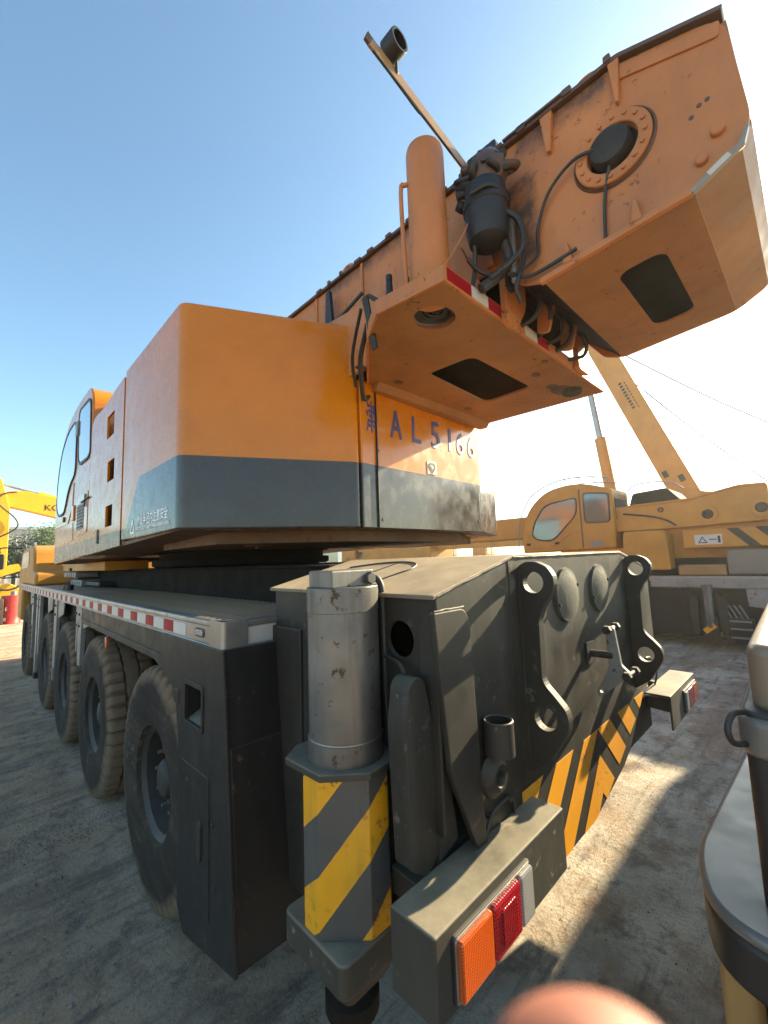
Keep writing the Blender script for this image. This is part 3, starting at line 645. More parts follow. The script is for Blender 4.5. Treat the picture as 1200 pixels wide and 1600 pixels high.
prism('emblem', [bx(-.95, .45), bx(-.72, .25), bx(-.12, -.72), bx(-.12, -1.0), bx(-.95, -.05)], 'y', yb - .002, yb, 'dark', BG_, bev=0)
prism('emblem', [bx(.95, .45), bx(.72, .25), bx(.12, -.72), bx(.12, -1.0), bx(.95, -.05)], 'y', yb - .002, yb, 'dark', BG_, bev=0)
prism('emblem', [bx(-.45, .40), bx(.45, .40), bx(0, -.45)], 'y', yb - .002, yb, 'silver', BG_, bev=0)
text('warning_lettering', '作业半径内注意安全', .8490, 3.40, 2.262, .075, '-x', 'lettering', CW, w=.66)
text('warning_lettering', 'PAY ATTENTION TO SAFETY WITHIN WORKING RADIUS', .8490, 3.42, 2.222, .026, '-x', 'lettering', CW, w=.70)
def trih(c, s, t): return [(c[0] - s, c[1]), (c[0] + s, c[1]), (c[0], c[1] + 1.75 * s)]
prism('warning_triangle', trih((3.52, 2.215), .062, 0), 'x', .847, .8495, 'lettering', CW, [trih((3.52, 2.229), .040, 0)], bev=0)
# super side: panel with three square openings
def hol(a): return [a]
PB = prism('side_panel', rpoly([(3.875, 2.145), (3.875, 3.545), (4.23, 3.53), (4.70, 3.485), (5.0, 3.51), (5.18, 3.44), (5.18, 2.11)], [0, .01, .2, .2, .1, .08, 0], 4), 'x', .846, .865, 'livery', CR,
           [rrect(4.19, 4.46, 3.14, 3.35, .008, 2), rrect(4.14, 4.39, 2.73, 2.915, .008, 2), rrect(4.16, 4.41, 2.33, 2.515, .008, 2)], bev=.002)
box('panel_bay', .95, 1.84, 3.87, 5.18, 2.16, 3.42, 'orange', PB)
box('panel_return', .865, 1.0, 3.862, 3.875, 2.15, 3.54, 'orange', PB)
prism('side_latch', rrect(4.66, 4.72, 2.20, 2.33, .01), 'x', .838, .848, 'black', PB)
# operator cab
cabp = [(5.20, 2.105), (5.20, 3.80), (5.36, 3.95), (6.14, 3.97), (6.88, 3.86), (7.42, 3.50), (7.66, 2.93), (7.50, 2.05)]
CAB = prism('operator_cab', rpoly(cabp, [0, .1, .12, .6, .5, .5, .5, .02], 6), 'x', .85, 1.95, 'livery', CR, bev=.05, seg=4, smooth=40)
dw = rpoly([(6.20, 3.77), (6.07, 3.66), (6.05, 3.10), (6.44, 3.00), (6.78, 2.69), (7.22, 2.69), (7.45, 2.82), (7.48, 3.10), (7.26, 3.53), (6.76, 3.75)], [.08, .08, .12, .2, .1, .1, .12, .3, .3, .3], 5)
rw = rpoly([(5.91, 3.83), (5.33, 3.80), (5.25, 3.72), (5.20, 3.18), (5.32, 3.14), (5.76, 3.15), (5.88, 3.22), (5.95, 3.68)], [.08, .06, .05, .05, .05, .06, .06, .1], 4)
def grow(p, d):
    c = sum((Vector(q) for q in p), Vector((0, 0))) / len(p); return [tuple(Vector(q) + (Vector(q) - c).normalized() * d) for q in p]
for nm, w_ in (('door_window', dw), ('rear_side_window', rw)):
    g = prism(nm, w_, 'x', .842, .853, 'glass', CAB, bev=0)
    prism('window_seal', grow(w_, .012), 'x', .838, .853, 'black', g, [grow(w_, -.022)], bev=.002)
prism('door_edge', rpoly([(7.42, 2.56), (6.45, 2.56), (6.18, 2.74), (6.15, 3.0), (6.13, 3.0), (6.15, 2.72), (6.43, 2.535), (7.42, 2.535)], .01, 2), 'x', .842, .852, 'orange', CAB, bev=.002)
prism('door_lower_panel', rpoly([(7.36, 2.27), (6.06, 2.31), (6.10, 2.52), (6.42, 2.50), (7.40, 2.50)], .03, 3), 'x', .845, .852, 'orange', CAB, bev=.003)
prism('filter_cover', rpoly([(5.94, 2.33), (5.92, 2.73), (5.76, 2.785), (5.24, 2.785), (5.24, 2.35)], .04, 4), 'x', .843, .852, 'orange', CAB, bev=.004)
GR = prism('vent_grille', rrect(5.42, 5.78, 2.40, 2.68, .01), 'x', .838, .845, 'silver', CAB, bev=0)
for k in range(7): box('grille_slat', .834, .839, 5.44, 5.76, 2.42 + k * .036, 2.434 + k * .036, 'dark', GR, 0)
for y, z in ((6.02, 2.62), (5.98, 3.62)): box('door_hinge', .825, .853, y - .06, y + .06, z - .09, z + .09, 'orange' if z < 3 else 'silver', CAB, .01)
cyl('door_lock', .035, .834, .853, 'x', (0, 6.75, 2.61), 'black', CAB, 16)
bar('door_handle', (.835, 5.12, 2.70), (.835, 5.55, 2.69), .012, .014, 'black', CAB); bar('door_handle', (.835, 5.33, 2.62), (.835, 5.33, 2.76), .012, .014, 'black', CAB, up=(0, 1, 0))
prism('superstructure_floor', [(2.6, 2.178), (7.5, 2.045), (7.5, 2.10), (2.6, 2.20)], 'x', .87, 4.3, 'underbody', CR)
box('superstructure_body', 1.88, 4.2, 2.56, 7.3, 2.17, 3.35, 'orange', CR, .02)
# ---- carrier driving cab and deck fittings
CC = prism('carrier_cab', rpoly([(9.95, 1.70), (9.95, 1.94), (10.35, 1.96), (10.45, 2.42), (10.8, 2.47), (12.6, 2.45), (13.2, 1.95), (13.25, .9), (12.4, .9), (12.3, 1.70)], [0, .08, .1, .12, .1, .25, .1, .1, 0, 0], 4), 'x', .86, 1.9, 'cranebg', CR, bev=.05, seg=3)
prism('cab_side_window', rpoly([(11.1, 2.05), (12.6, 2.02), (12.4, 2.35), (11.1, 2.37)], .05, 3), 'x', .852, .862, 'glass', CC, bev=0)
box('cab_console', 1.45, 1.75, 9.9, 10.3, 1.72, 2.35, 'silver', CC, .03); prism('console_port', circ(1.56, 2.1, .06, 16, .12), 'y', 9.89, 9.905, 'dark', CC, bev=0)
MR = prism('side_mirror', rrect(.42, .58, 2.02, 2.38, .05), 'y', 13.2, 13.3, 'black', CC, bev=.02)
tube('mirror_arm', [(.50, 13.25, 2.40), (.52, 13.25, 2.52), (.90, 13.1, 2.50)], .016, 'black', MR); tube('mirror_arm', [(.50, 13.25, 2.0), (.52, 13.25, 1.84), (.90, 13.1, 1.84)], .016, 'black', MR)
box('front_body', 1.85, 3.8, 9.2, 12.9, 1.6, 2.2, 'cranebg', CR, .04)
for i, (x0, x1, y0, y1, z0, z1, mt) in enumerate(((1.25, 1.6, 8.0, 8.9, 1.70, 1.80, 'silver'), (1.2, 1.6, 8.2, 9.3, 1.84, 1.92, 'silver'), (1.3, 1.7, 7.0, 9.6, 1.72, 1.78, 'black'), (1.2, 1.7, 6.2, 9.4, 1.94, 2.06, 'cranebg'))):
    vb = box('valve_block', x0, x1, y0, y1, z0, z1, mt, CR, .012)
    if i < 2:
        for k in range(4): cyl('port', .03, x0 - .004, x0 + .01, 'x', (0, y0 + .12 + k * .2, (z0 + z1) / 2), 'black', vb, 12)
for y in (7.05, 7.3): cyl('deck_knob', .045, 1.70, 1.77, 'z', (.98, y, 0), 'black', CR, 14)
lathe('hose_reel', [(0, 1.93), (.30, 1.93), (.33, 1.98), (.2, 2.06), (0, 2.07)], 'z', (1.5, 8.6, 0), 'under', CR, 24)

# ---- boom foot platform
ZP = 3.20
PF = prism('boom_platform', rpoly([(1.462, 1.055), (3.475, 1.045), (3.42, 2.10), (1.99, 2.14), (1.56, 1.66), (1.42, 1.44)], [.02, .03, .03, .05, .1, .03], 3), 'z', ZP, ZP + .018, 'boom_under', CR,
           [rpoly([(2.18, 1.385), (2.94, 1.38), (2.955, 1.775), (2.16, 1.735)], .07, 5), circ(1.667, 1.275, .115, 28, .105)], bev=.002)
prism('platform_rear_edge', [(1.46, ZP - .002), (3.477, ZP - .002), (3.477, ZP + .075), (1.46, ZP + .075)], 'y', 1.045, 1.062, 'boom', PF)
for nm, a, b, mt in (('red_tape', 1.475, 1.665, 'red'), ('white_tape', 1.667, 1.815, 'white'), ('red_tape', 1.817, 1.985, 'red'), ('white_tape', 2.2, 2.35, 'white'), ('red_tape', 2.352, 2.5, 'red')):
    box(nm, a, b, 1.0425, 1.0445, ZP + .006, ZP + .066, mt, PF, 0)
bar('platform_side_lip', (1.462, 1.05, ZP + .036), (1.415, 1.45, ZP + .036), .014, .078, 'boom', PF)
bar('platform_side_lip', (1.415, 1.44, ZP + .036), (1.55, 1.66, ZP + .036), .014, .078, 'boom', PF)
bar('platform_side_lip', (1.55, 1.66, ZP + .10), (1.99, 2.15, ZP + .10), .014, .22, 'boom', PF)
bar('platform_right_lip', (3.47, 1.05, ZP + .036), (3.42, 2.10, ZP + .036), .014, .078, 'boom', PF)
prism('front_fold', [(2.06, ZP - .05), (2.14, ZP - .05), (2.20, ZP + .10), (2.02, ZP + .012)], 'x', 1.99, 3.42, 'boom_under', PF, bev=.01)
box('platform_deck_box', 1.86, 3.40, 1.16, 2.05, ZP + .16, ZP + .19, 'under', PF)
for k in range(6):
    r_ = .10 - k * .012
    tube('coiled_hose', [(1.667 + r_ * math.cos(a * .4), 1.275 + r_ * .92 * math.sin(a * .4), ZP + .03 + .01 * k + .008 * math.sin(a * .9 + k)) for a in range(17)], .009, 'hose', PF, 7)
cyl('hole_cover', .12, ZP + .08, ZP + .10, 'z', (1.667, 1.275, 0), 'grease', PF, 24)
for x, y, r_ in ((3.17, 1.25, .075), (3.05, 1.27, .04), (2.10, 1.95, .03), (2.95, 1.95, .03), (2.6, 1.12, .02), (2.75, 1.25, .028), (1.75, 1.95, .03)):
    prism('drain_hole', circ(x, y, r_ * 1.4, 14, r_), 'z', ZP - .0025, ZP + .002, 'grease', PF, bev=0)
cyl('platform_bush', .07, ZP - .03, ZP + .01, 'z', (3.24, 1.2, 0), 'dark', PF, 18)
# ear with pin at the rear edge
EAR = prism('pivot_ear', rpoly([(1.93, ZP - .02), (1.93, 3.62), (2.16, 3.62), (2.16, 3.32), (2.02, ZP - .05)], [.0, .03, .04, .07, .07], 5), 'y', 1.005, 1.04, 'boom', CR, bev=.004)
cyl('pivot_pin', .042, .985, 1.01, 'y', (1.975, 0, 3.385), 'dark', EAR, 18)
prism('pivot_ear', rpoly([(2.88, ZP), (2.88, 3.5), (3.08, 3.5), (3.08, ZP)], .04, 4), 'y', 1.005, 1.04, 'boom', CR)
prism('turret_side_plate', [(1.06, ZP + .02), (1.06, 3.30), (1.18, 3.62), (2.6, 3.72), (2.6, ZP + .02)], 'x', 1.80, 1.83, 'boom', CR)
# platform fittings
TK = lathe('hydraulic_tank', [(0, ZP + .02), (.094, ZP + .02), (.096, ZP + .03), (.096, 4.005), (.090, 4.03), (.070, 4.045), (.04, 4.052), (0, 4.054)], 'z', (1.562, 1.205, 0), 'boom', CR, 40)
tube('tank_pipe', [(1.470, 1.28, 3.22), (1.466, 1.285, 3.45), (1.462, 1.288, 3.80), (1.475, 1.272, 3.835), (1.505, 1.25, 3.84)], .011, 'boom', TK, 8)
for x, y, h_, r_ in ((1.50, 1.43, .17, .036), (1.56, 1.36, .15, .030)):
    f_ = lathe('filter_head', [(0, ZP + .02), (r_ * 1.1, ZP + .02), (r_ * 1.15, ZP + .06), (r_, ZP + .075), (r_, ZP + .11), (r_ * .55, ZP + h_ * .85), (r_ * .45, ZP + h_ + .05), (0, ZP + h_ + .05)], 'z', (x, y, 0), 'black', CR, 18)
    cyl('filter_cap', r_ * .5, ZP + h_ + .04, ZP + h_ + .075, 'z', (x, y, 0), 'black', f_, 12)
bar('bent_strap', (1.50, 1.62, 3.42), (1.545, 1.60, 3.12), .045, .012, 'dark', CR, up=(1, 0, 0))
tube('strap_hose', [(1.51, 1.60, 3.42), (1.53, 1.50, 3.33), (1.52, 1.44, 3.28)], .012, 'hose', CR)
tube('drain_hose', [(1.56, 1.67, 3.3), (1.66, 1.85, 3.2), (1.78, 1.98, 3.10), (1.86, 2.05, 3.05), (1.95, 2.10, 3.10)], .016, 'hose', CR)
tube('drain_hose', [(1.54, 1.70, 3.4), (1.68, 1.95, 3.25), (1.80, 2.06, 3.12)], .011, 'hose', CR)

# ---- boom
XL, XR = 1.90, 3.09
side = rpoly([(.905, 3.30), (.79, 3.258), (.193, 3.311), (.045, 3.394), (.012, 3.48), (.046, 3.93), (.407, 4.066), (14.0, 4.066), (14.0, 3.46), (1.02, 3.46)], [.02, .04, .05, .06, .07, .09, .05, 0, 0, .03], 4)
BM = prism('boom_side_plate', side, 'x', XL, XL + .02, 'boom_side', CR, [circ(.446, 3.683, .098, 28)], bev=.003)
prism('boom_far_side', side, 'x', XR - .02, XR, 'boom', BM, bev=.003)
prism('boom_top_plate', rpoly([(.050, 3.934), (.40, 4.068), (14, 4.068), (14, 4.088), (.395, 4.088), (.045, 3.950)], [0, .02, 0, 0, .02, 0], 4), 'x', XL - .028, XR + .028, 'grease', BM, bev=.003)
prism('boom_inner_top', [(.5, 4.05), (14, 4.05), (14, 4.065), (.5, 4.065)], 'x', XL + .02, XR - .02, 'under', BM, bev=0)
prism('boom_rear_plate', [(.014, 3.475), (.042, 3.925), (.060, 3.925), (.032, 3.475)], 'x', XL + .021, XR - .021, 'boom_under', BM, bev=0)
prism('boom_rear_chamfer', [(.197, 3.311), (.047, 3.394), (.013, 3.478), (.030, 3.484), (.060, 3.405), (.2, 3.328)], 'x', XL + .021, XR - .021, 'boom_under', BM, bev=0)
# underside with its rounded opening (tilted like the tail)
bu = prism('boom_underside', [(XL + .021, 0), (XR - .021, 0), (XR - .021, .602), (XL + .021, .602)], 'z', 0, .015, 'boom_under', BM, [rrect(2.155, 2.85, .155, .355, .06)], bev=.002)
bu.matrix_local = Matrix.Translation((0, .192, 3.309)) @ Matrix.Rotation(math.atan2(3.258 - 3.311, .79 - .193), 4, 'X')
bu.matrix_parent_inverse = Matrix.Identity(4)
prism('boom_forward_bottom', [(.79, 3.258), (1.02, 3.46), (14, 3.46), (14, 3.475), (1.01, 3.475), (.79, 3.275)], 'x', XL + .021, XR - .021, 'under', BM, bev=0)
bar('bottom_flange', (XL - .012, .80, 3.256), (XL - .012, .20, 3.309), .026, .030, 'boom', BM)
prism('chamfer_strip', [(.195, 3.296), (.037, 3.382), (.020, 3.44), (.030, 3.445), (.052, 3.392), (.205, 3.312)], 'x', XL - .024, XL + .001, 'silver', BM, bev=.003)
bar('chamfer_tape', (XL - .0255, .145, 3.3335), (XL - .0255, .080, 3.3685), .003, .022, 'white', BM)
box('boom_hole_shade', XL + .05, XR - .05, .12, .75, 3.37, 3.385, 'under', BM, 0)  # dark plate added above the opening so its inside reads as shade
box('boom_dark_core', XL + .15, XR - .15, .55, 13.5, 3.56, 3.98, 'black', BM)
# ribs, flange ring, fittings on the boom side
for (y, z0, z1, w_) in ((.708, 3.87, 4.066, .03), (.408, 3.87, 4.066, .022)):
    prism('side_rib', [(y - w_ * .3, z0), (y + w_ * .3, z0), (y + w_, z1), (y - w_, z1)], 'x', XL - .026, XL + .001, 'boom', BM)
for (y, z0, z1) in ((.384, 3.30, 3.40), (.664, 3.275, 3.37), (1.05, 3.47, 3.60)):
    prism('lower_gusset', [(y - .022, z0), (y + .022, z0), (y + .005, z1), (y - .005, z1)], 'x', XL - .030, XL + .001, 'boom', BM)
RG = lathe('flange_ring', [(.100, -.004), (.100, -.020), (.104, -.024), (.148, -.024), (.152, -.020), (.152, .001), (.1, .001), (.100, -.004)], 'x', (XL, .446, 3.683), 'boom', BM, 48)
lathe('ring_weld', [(.150, -.004), (.158, -.012), (.166, -.002), (.160, .001)], 'x', (XL, .446, 3.683), 'grease', BM, 40)
for k in range(16): a = k * math.pi / 8 + .1; bolt((XL - .023, .446 + .128 * math.cos(a), 3.683 + .128 * math.sin(a)), .009, .010, 'x', RG, 'boom')
lathe('hub_cover', [(0, -.055), (.055, -.052), (.075, -.045), (.082, -.03), (.084, .05), (0, .05)], 'x', (XL + .01, .455, 3.700), 'dark', BM, 32)
lathe('hub_well', [(0, .10), (.098, .10), (.098, .018), (.097, .018), (.0, .098)], 'x', (XL, .446, 3.683), 'black', BM, 28)
tube('sensor_cable', [(XL - .035, .50, 3.71), (XL - .045, .60, 3.72), (XL - .030, .72, 3.66), (XL - .02, .79, 3.52), (XL - .02, .80, 3.40), (XL - .05, .86, 3.34), (XL - .06, .93, 3.34)], .0075, 'hose', BM, 8)
tube('sensor_cable', [(XL - .03, .46, 3.60), (XL - .012, .49, 3.50), (XL - .012, .50, 3.40), (XL - .014, .505, 3.30)], .007, 'hose', BM, 8)
tube('edge_cable', [(XL - .03, .62, 3.315), (XL - .03, .75, 3.30), (XL - .035, .85, 3.30), (XL - .06, .93, 3.34)], .009, 'hose', BM, 8)
for y, z, r_ in ((.104, 3.495, .022), (.160, 3.414, .020)):
    cyl('side_pin', r_, XL - .022, XL + .005, 'x', (0, y, z), 'boom', BM, 16)
for y, z in ((.122, 3.644), (.148, 3.640), (.175, 3.61)): bolt((XL, y, z), .009, .003, 'x', BM, 'grease', 'bolt_hole')
def eye(y, r_, parent):
    lathe_ = prism('lifting_eye', [(y + r_ * math.cos(t * math.pi / 10), 4.085 + r_ * .9 * math.sin(t * math.pi / 10)) for t in range(11)] , 'x', XL + .02, XL + .05, 'boom', parent, [circ(y, 4.085 + r_ * .42, r_ * .36, 14)], bev=.004)
eye(.53, .075, BM); eye(2.26, .10, BM)
for y in (1.42, 2.07, 2.62): prism('joint_strap', [(y - .012, 3.47), (y + .012, 3.47), (y + .012, 4.066), (y - .012, 4.066)], 'x', XL - .012, XL + .001, 'boom', BM)
prism('tail_fold', rpoly([(.058, 3.915), (.405, 4.052), (.425, 4.052), (.425, 3.985), (.38, 3.975), (.068, 3.855)], .01, 2), 'x', XL - .010, XL + .001, 'boom', BM, bev=.004)
random.seed(5)
for k in range(5):
    x_ = 2.12 + k * .17 + random.uniform(-.05, .05); tube('gap_hose', [(x_, 1.02, 3.50), (x_ + random.uniform(-.05, .05), .93, 3.36), (x_ + random.uniform(-.06, .06), .96, 3.27), (x_ + random.uniform(-.04, .04), 1.06, 3.25)], random.uniform(.008, .016), 'hose', BM, 7)
for x_ in (2.30, 2.62): prism('gap_bracket', rpoly([(.90, 3.40), (1.0, 3.48), (1.02, 3.24), (.95, 3.22)], .02, 3), 'x', x_, x_ + .018, 'boom', BM)
box('top_cover', XL - .02, XL + .35, .98, 1.16, 4.088, 4.17, 'black', BM, .01)
box('top_plate_step', XL - .04, XL + .3, .62, .93, 4.088, 4.10, 'grease', BM, .003)
for i in range(14):
    y = .45 + i * .16 + random.uniform(-.05, .05); box('weld_lump', XL - .04, XL - .01, y, y + random.uniform(.03, .09), 4.072, 4.094 + random.uniform(0, .012), 'grease', BM, .006)
# side bracket near the counterweight
b_ = prism('hose_bracket', rpoly([(2.33, 3.70), (2.42, 3.70), (2.40, 3.97), (2.36, 3.98)], .01, 2), 'x', XL - .08, XL - .05, 'black', BM)
tube('bracket_hose', [(XL - .06, 2.38, 3.72), (XL - .09, 2.2, 3.70), (XL - .05, 2.02, 3.80)], .012, 'hose', BM)
# winch motor wrapped in sheeting, hanging beside the boom
MO = lathe('winch_motor', [(0, 3.47), (.06, 3.475), (.092, 3.50), (.103, 3.55), (.106, 3.66), (.112, 3.665), (.112, 3.70), (.104, 3.71), (.10, 3.78), (.07, 3.80), (.065, 3.88), (0, 3.885)], 'z', (1.752, .985, 0), 'black', CR, 36)
for k in range(12):
    a = k * .52; c_ = Vector((1.752 + .05 * math.cos(a), .985 + .05 * math.sin(a), 3.76 + .012 * k))
    tube('motor_wrap', [c_ + Vector((random.uniform(-.09, .09), random.uniform(-.09, .09), random.uniform(-.05, .07))) for q in range(5)], random.uniform(.012, .028), 'grease' if k % 3 == 0 else 'hose', MO, 7)
me = lathe_mesh([(0, -.09), (.05, -.085), (.085, -.04), (.095, .01), (.085, .06), (.05, .10), (0, .11)], 'z', (0, 0, 0), 24)
for v in me.vertices: v.co *= 1 + .22 * noise.noise(v.co * 22)
link('motor_sheeting', me, 'grease', MO, 50, loc=(1.762, .965, 3.855))
for pth, r_ in (([(1.76, .90, 3.62), (1.79, .84, 3.55), (1.80, .83, 3.42), (1.78, .88, 3.36), (1.74, .98, 3.30)], .013),
                ([(1.80, .93, 3.50), (1.84, .93, 3.42), (1.80, .96, 3.34), (1.72, 1.02, 3.26)], .026),
                ([(1.70, 1.03, 3.48), (1.72, 1.05, 3.38), (1.70, 1.06, 3.27)], .011),
                ([(1.66, 1.05, 3.40), (1.72, 1.03, 3.36), (1.78, .98, 3.33), (1.82, .95, 3.36)], .010),
                ([(1.83, .90, 3.66), (1.86, .86, 3.55), (1.86, .86, 3.40), (1.84, .90, 3.26), (1.88, .90, 3.20)], .011),
                ([(1.62, .99, 3.68), (1.66, .91, 3.70), (1.75, .885, 3.69), (1.84, .92, 3.68)], .009)):
    tube('motor_hose', pth, r_, 'hose', MO, 9)
bar('motor_mount', (1.76, .985, 3.78), (1.92, .985, 3.80), .12, .05, 'dark', MO)
box('edge_angle', 1.845, 1.875, .90, .925, 3.30, 3.66, 'silver', BM, .003)
tube('stay_wire', [(1.468, 1.045, 3.275), (1.62, 1.045, 3.50), (1.70, 1.03, 3.66)], .004, 'boom', CR, 6)
# lamp arm
LA = bar('lamp_arm', (1.915, 1.13, 4.045), (1.118, 1.13, 4.190), .014, .056, M['tan'], CR, up=(0, 0, 1))
bar('arm_tip', (1.128, 1.13, 4.188), (1.100, 1.13, 4.199), .016, .050, 'grease', LA)
tube('arm_cable', [(1.14, 1.128, 4.158), (1.30, 1.13, 4.128), (1.40, 1.13, 4.105), (1.44, 1.13, 4.098), (1.48, 1.13, 4.098), (1.7, 1.13, 4.06)], .006, 'hose', LA, 6)
lathe('camera_ring', [(.040, -.030), (.050, -.030), (.052, -.025), (.052, .045), (.046, .05), (.0, .05), (.0, .03), (.040, .02), (.040, -.03)], 'y', (1.255, 1.10, 4.265), 'black', LA, 28)
bar('ring_post', (1.272, 1.115, 4.215), (1.285, 1.125, 4.165), .014, .02, 'black', LA)

# ================================================================== right hand background crane
CB = thing('truck_crane', (11.8, 2.5, 0), 'yellow truck crane with roof rail cab and boom lowered, parked beyond the yard', 'crane')
box('deck_body', 10.4, 13.3, -5.5, 8.5, 1.12, 1.40, 'dark', CB, .02)
box('deck_edge', 10.385, 10.40, -5.5, 2.6, 1.30, 1.40, 'alu', CB, .003); box('deck_rear_panel', 10.36, 10.40, .70, 2.58, 1.17, 1.36, 'silver', CB, .02)
box('side_skirt', 10.45, 13.2, 1.70, 8.0, .22, 1.15, 'darkclean', CB, .02); box('rear_skirt', 10.6, 13.2, -5, 1.75, .3, 1.15, 'darkclean', CB, .02)
prism('deck_end_bracket', [(.70, 1.30), (1.05, 1.30), (1.02, .85), (.80, .82), (.72, .9)], 'x', 10.38, 10.44, 'silver', CB)
OJ = cyl('outrigger_jack', .085, .42, 1.24, 'z', (10.36, 1.62, 0), M['steel'], CB, 20)
box('jack_case', 10.30, 10.5, 1.50, 1.74, .25, .62, 'dark', OJ, .01); bar('jack_stripe', (10.293, 1.72, .34), (10.293, 1.55, .48), .02, .10, 'yellow', OJ)
for y in (1.40, 1.85): prism('jack_guide', [(y - .05, .30), (y + .05, .30), (y + .08, 1.10), (y - .08, .95)], 'x', 10.28, 10.5, 'dark', OJ)
ST = box('step_unit', 10.30, 10.5, .98, 1.34, .14, .62, 'dark', CB, .01)
for z in (.26, .42, .56): box('step_tread', 10.25, 10.32, 1.0, 1.32, z, z + .03, 'silver', ST, .003)
for k in range(4): tube('pipe', [(10.34, 1.05 + k * .08, .62), (10.32, 1.1 + k * .08, .75), (10.36, 1.16 + k * .08, .86)], .014, 'silver', ST)
for y in (3.6, 5.3, 7.0): wheel(10.62, y, CB, nuts=False)
for y in (3.6, 5.3, 7.0, -2.6, -4.3): wheel(13.1, y, CB, -1, nuts=False)
for y in (-2.6, -4.3): wheel(10.62, y, CB, nuts=False)
c2 = [(3.27, 2.02), (3.27, 3.42), (3.85, 3.62), (4.30, 3.66), (4.90, 3.55), (5.40, 3.10), (5.60, 2.50), (5.58, 1.97)]
KB = prism('cab_body', rpoly(c2, [0, .08, .3, .4, .4, .4, .3, .05], 6), 'x', 10.70, 11.9, 'cranebg', CB, bev=.06, seg=4, smooth=40)
w1 = rpoly([(4.09, 3.30), (4.90, 3.20), (5.22, 2.75), (5.30, 2.42), (5.15, 2.30), (4.74, 2.27), (4.12, 2.88)], [.1, .2, .2, .1, .1, .15, .15], 5)
w2 = rpoly([(3.35, 3.31), (3.86, 3.38), (3.92, 3.34), (3.92, 2.70), (3.86, 2.66), (3.42, 2.64), (3.36, 2.70)], .07, 4)
for nm, w_ in (('door_window', w1), ('rear_side_window', w2)):
    g = prism(nm, w_, 'x', 10.69, 10.703, 'glass', KB, bev=0); prism('window_seal', grow(w_, .02), 'x', 10.685, 10.703, 'black', g, [grow(w_, -.02)], bev=0)
prism('rear_window', rpoly([(10.85, 2.65), (11.75, 2.65), (11.70, 3.32), (10.85, 3.32)], .08, 4), 'y', 3.258, 3.272, 'glass', KB, bev=0)
prism('door_edge', rpoly([(4.03, 2.05), (4.03, 3.50), (4.00, 3.50), (4.00, 2.05)], 0, 1), 'x', 10.692, 10.702, 'grease', KB, bev=0)
prism('door_sill', rpoly([(5.45, 2.12), (4.8, 2.10), (4.3, 2.45), (4.04, 2.50), (4.04, 2.47), (4.28, 2.42), (4.78, 2.07), (5.45, 2.09)], .02, 2), 'x', 10.692, 10.702, 'boom', KB, bev=0)
prism('lower_cover', rpoly([(3.32, 2.06), (3.88, 2.06), (3.88, 2.50), (3.32, 2.52)], .04, 3), 'x', 10.69, 10.702, 'cranebg', KB)
for y in (4.65, 5.42): box('door_lock', 10.68, 10.702, y - .05, y + .05, 2.17, 2.23, 'black', KB)
box('vent_grille', 10.68, 10.702, 3.55, 3.85, 2.08, 2.20, 'silver', KB)
RA = tube('roof_rail', [(10.72, 3.3, 3.68), (10.72, 3.8, 3.78), (10.72, 4.4, 3.80), (10.72, 4.95, 3.66), (10.72, 5.35, 3.38), (10.72, 5.65, 2.8), (10.72, 5.72, 2.1)], .016, 'silver', CB, 8)
for y, z in ((3.35, 3.69), (3.65, 3.76), (4.0, 3.80), (4.35, 3.80), (4.7, 3.74), (5.0, 3.63)): bar('rail_post', (10.72, y, z), (10.80, y, z - .14), .02, .02, 'silver', RA)
tube('rail_cross', [(11.8, 3.4, 3.68), (11.8, 4.3, 3.80), (11.8, 5.0, 3.64)], .016, 'silver', RA, 8)
prism('engine_cover', rpoly([(2.20, 1.52), (2.24, 2.36), (3.05, 2.37), (3.08, 1.88), (3.0, 1.52)], [.05, .12, .08, .05, .05], 4), 'x', 10.46, 11.4, 'cranebg', CB, bev=.03, seg=3)
box('turntable_body', 11.02, 13.0, .57, 3.2, 1.6, 2.46, 'cranebg', CB, .04); box('slew_base', 10.9, 12.9, 0.2, 4.8, 1.38, 1.75, 'under', CB, .03)
box('shadow_hood', 10.55, 13.0, -.42, .56, 1.38, 2.58, 'cranebg', CB, .04); box('counterweight', 10.7, 13.2, -3.4, -.45, 1.38, 3.95, 'cranebg', CB, .06)  # both out of view, heights shaped to cast the shadow edges beside the tail
S2 = box('sign_beam', 10.68, 10.86, .3, 1.98, 1.96, 2.33, 'cranebg', CB, .01)
WS = prism('warning_plate', rrect(1.33, 1.78, 2.02, 2.22, .01), 'x', 10.672, 10.682, 'white', S2, bev=0)
prism('warning_triangle', trih((1.65, 2.05), .08, 0), 'x', 10.668, 10.672, 'dark', WS, [trih((1.65, 2.068), .05, 0)], bev=0)
prism('warning_figure', rpoly([(1.36, 2.05), (1.40, 2.05), (1.40, 2.19), (1.36, 2.19)], .01, 2), 'x', 10.668, 10.672, 'dark', WS, bev=0); prism('warning_bar', [(1.42, 2.11), (1.54, 2.11), (1.54, 2.13), (1.42, 2.13)], 'x', 10.668, 10.672, 'dark', WS, bev=0)
for y in (1.15, .72): prism('hazard_band', [(y - .05, 2.325), (y - .24, 2.325), (y - .62 + .18, 1.965), (y - .44 + .19, 1.965)] if False else [(y + .10, 2.325), (y - .08, 2.325), (y - .40, 1.965), (y - .22, 1.965)], 'x', 10.672, 10.682, 'dark', S2, bev=0)
B2 = prism('boom', rpoly([(.58, 2.45), (.58, 3.15), (1.0, 3.16), (1.85, 2.99), (3.0, 2.97), (14, 2.92), (14, 2.35), (2.2, 2.40)], .04, 3), 'x', 10.86, 12.0, 'cranebg', CB, bev=.02)
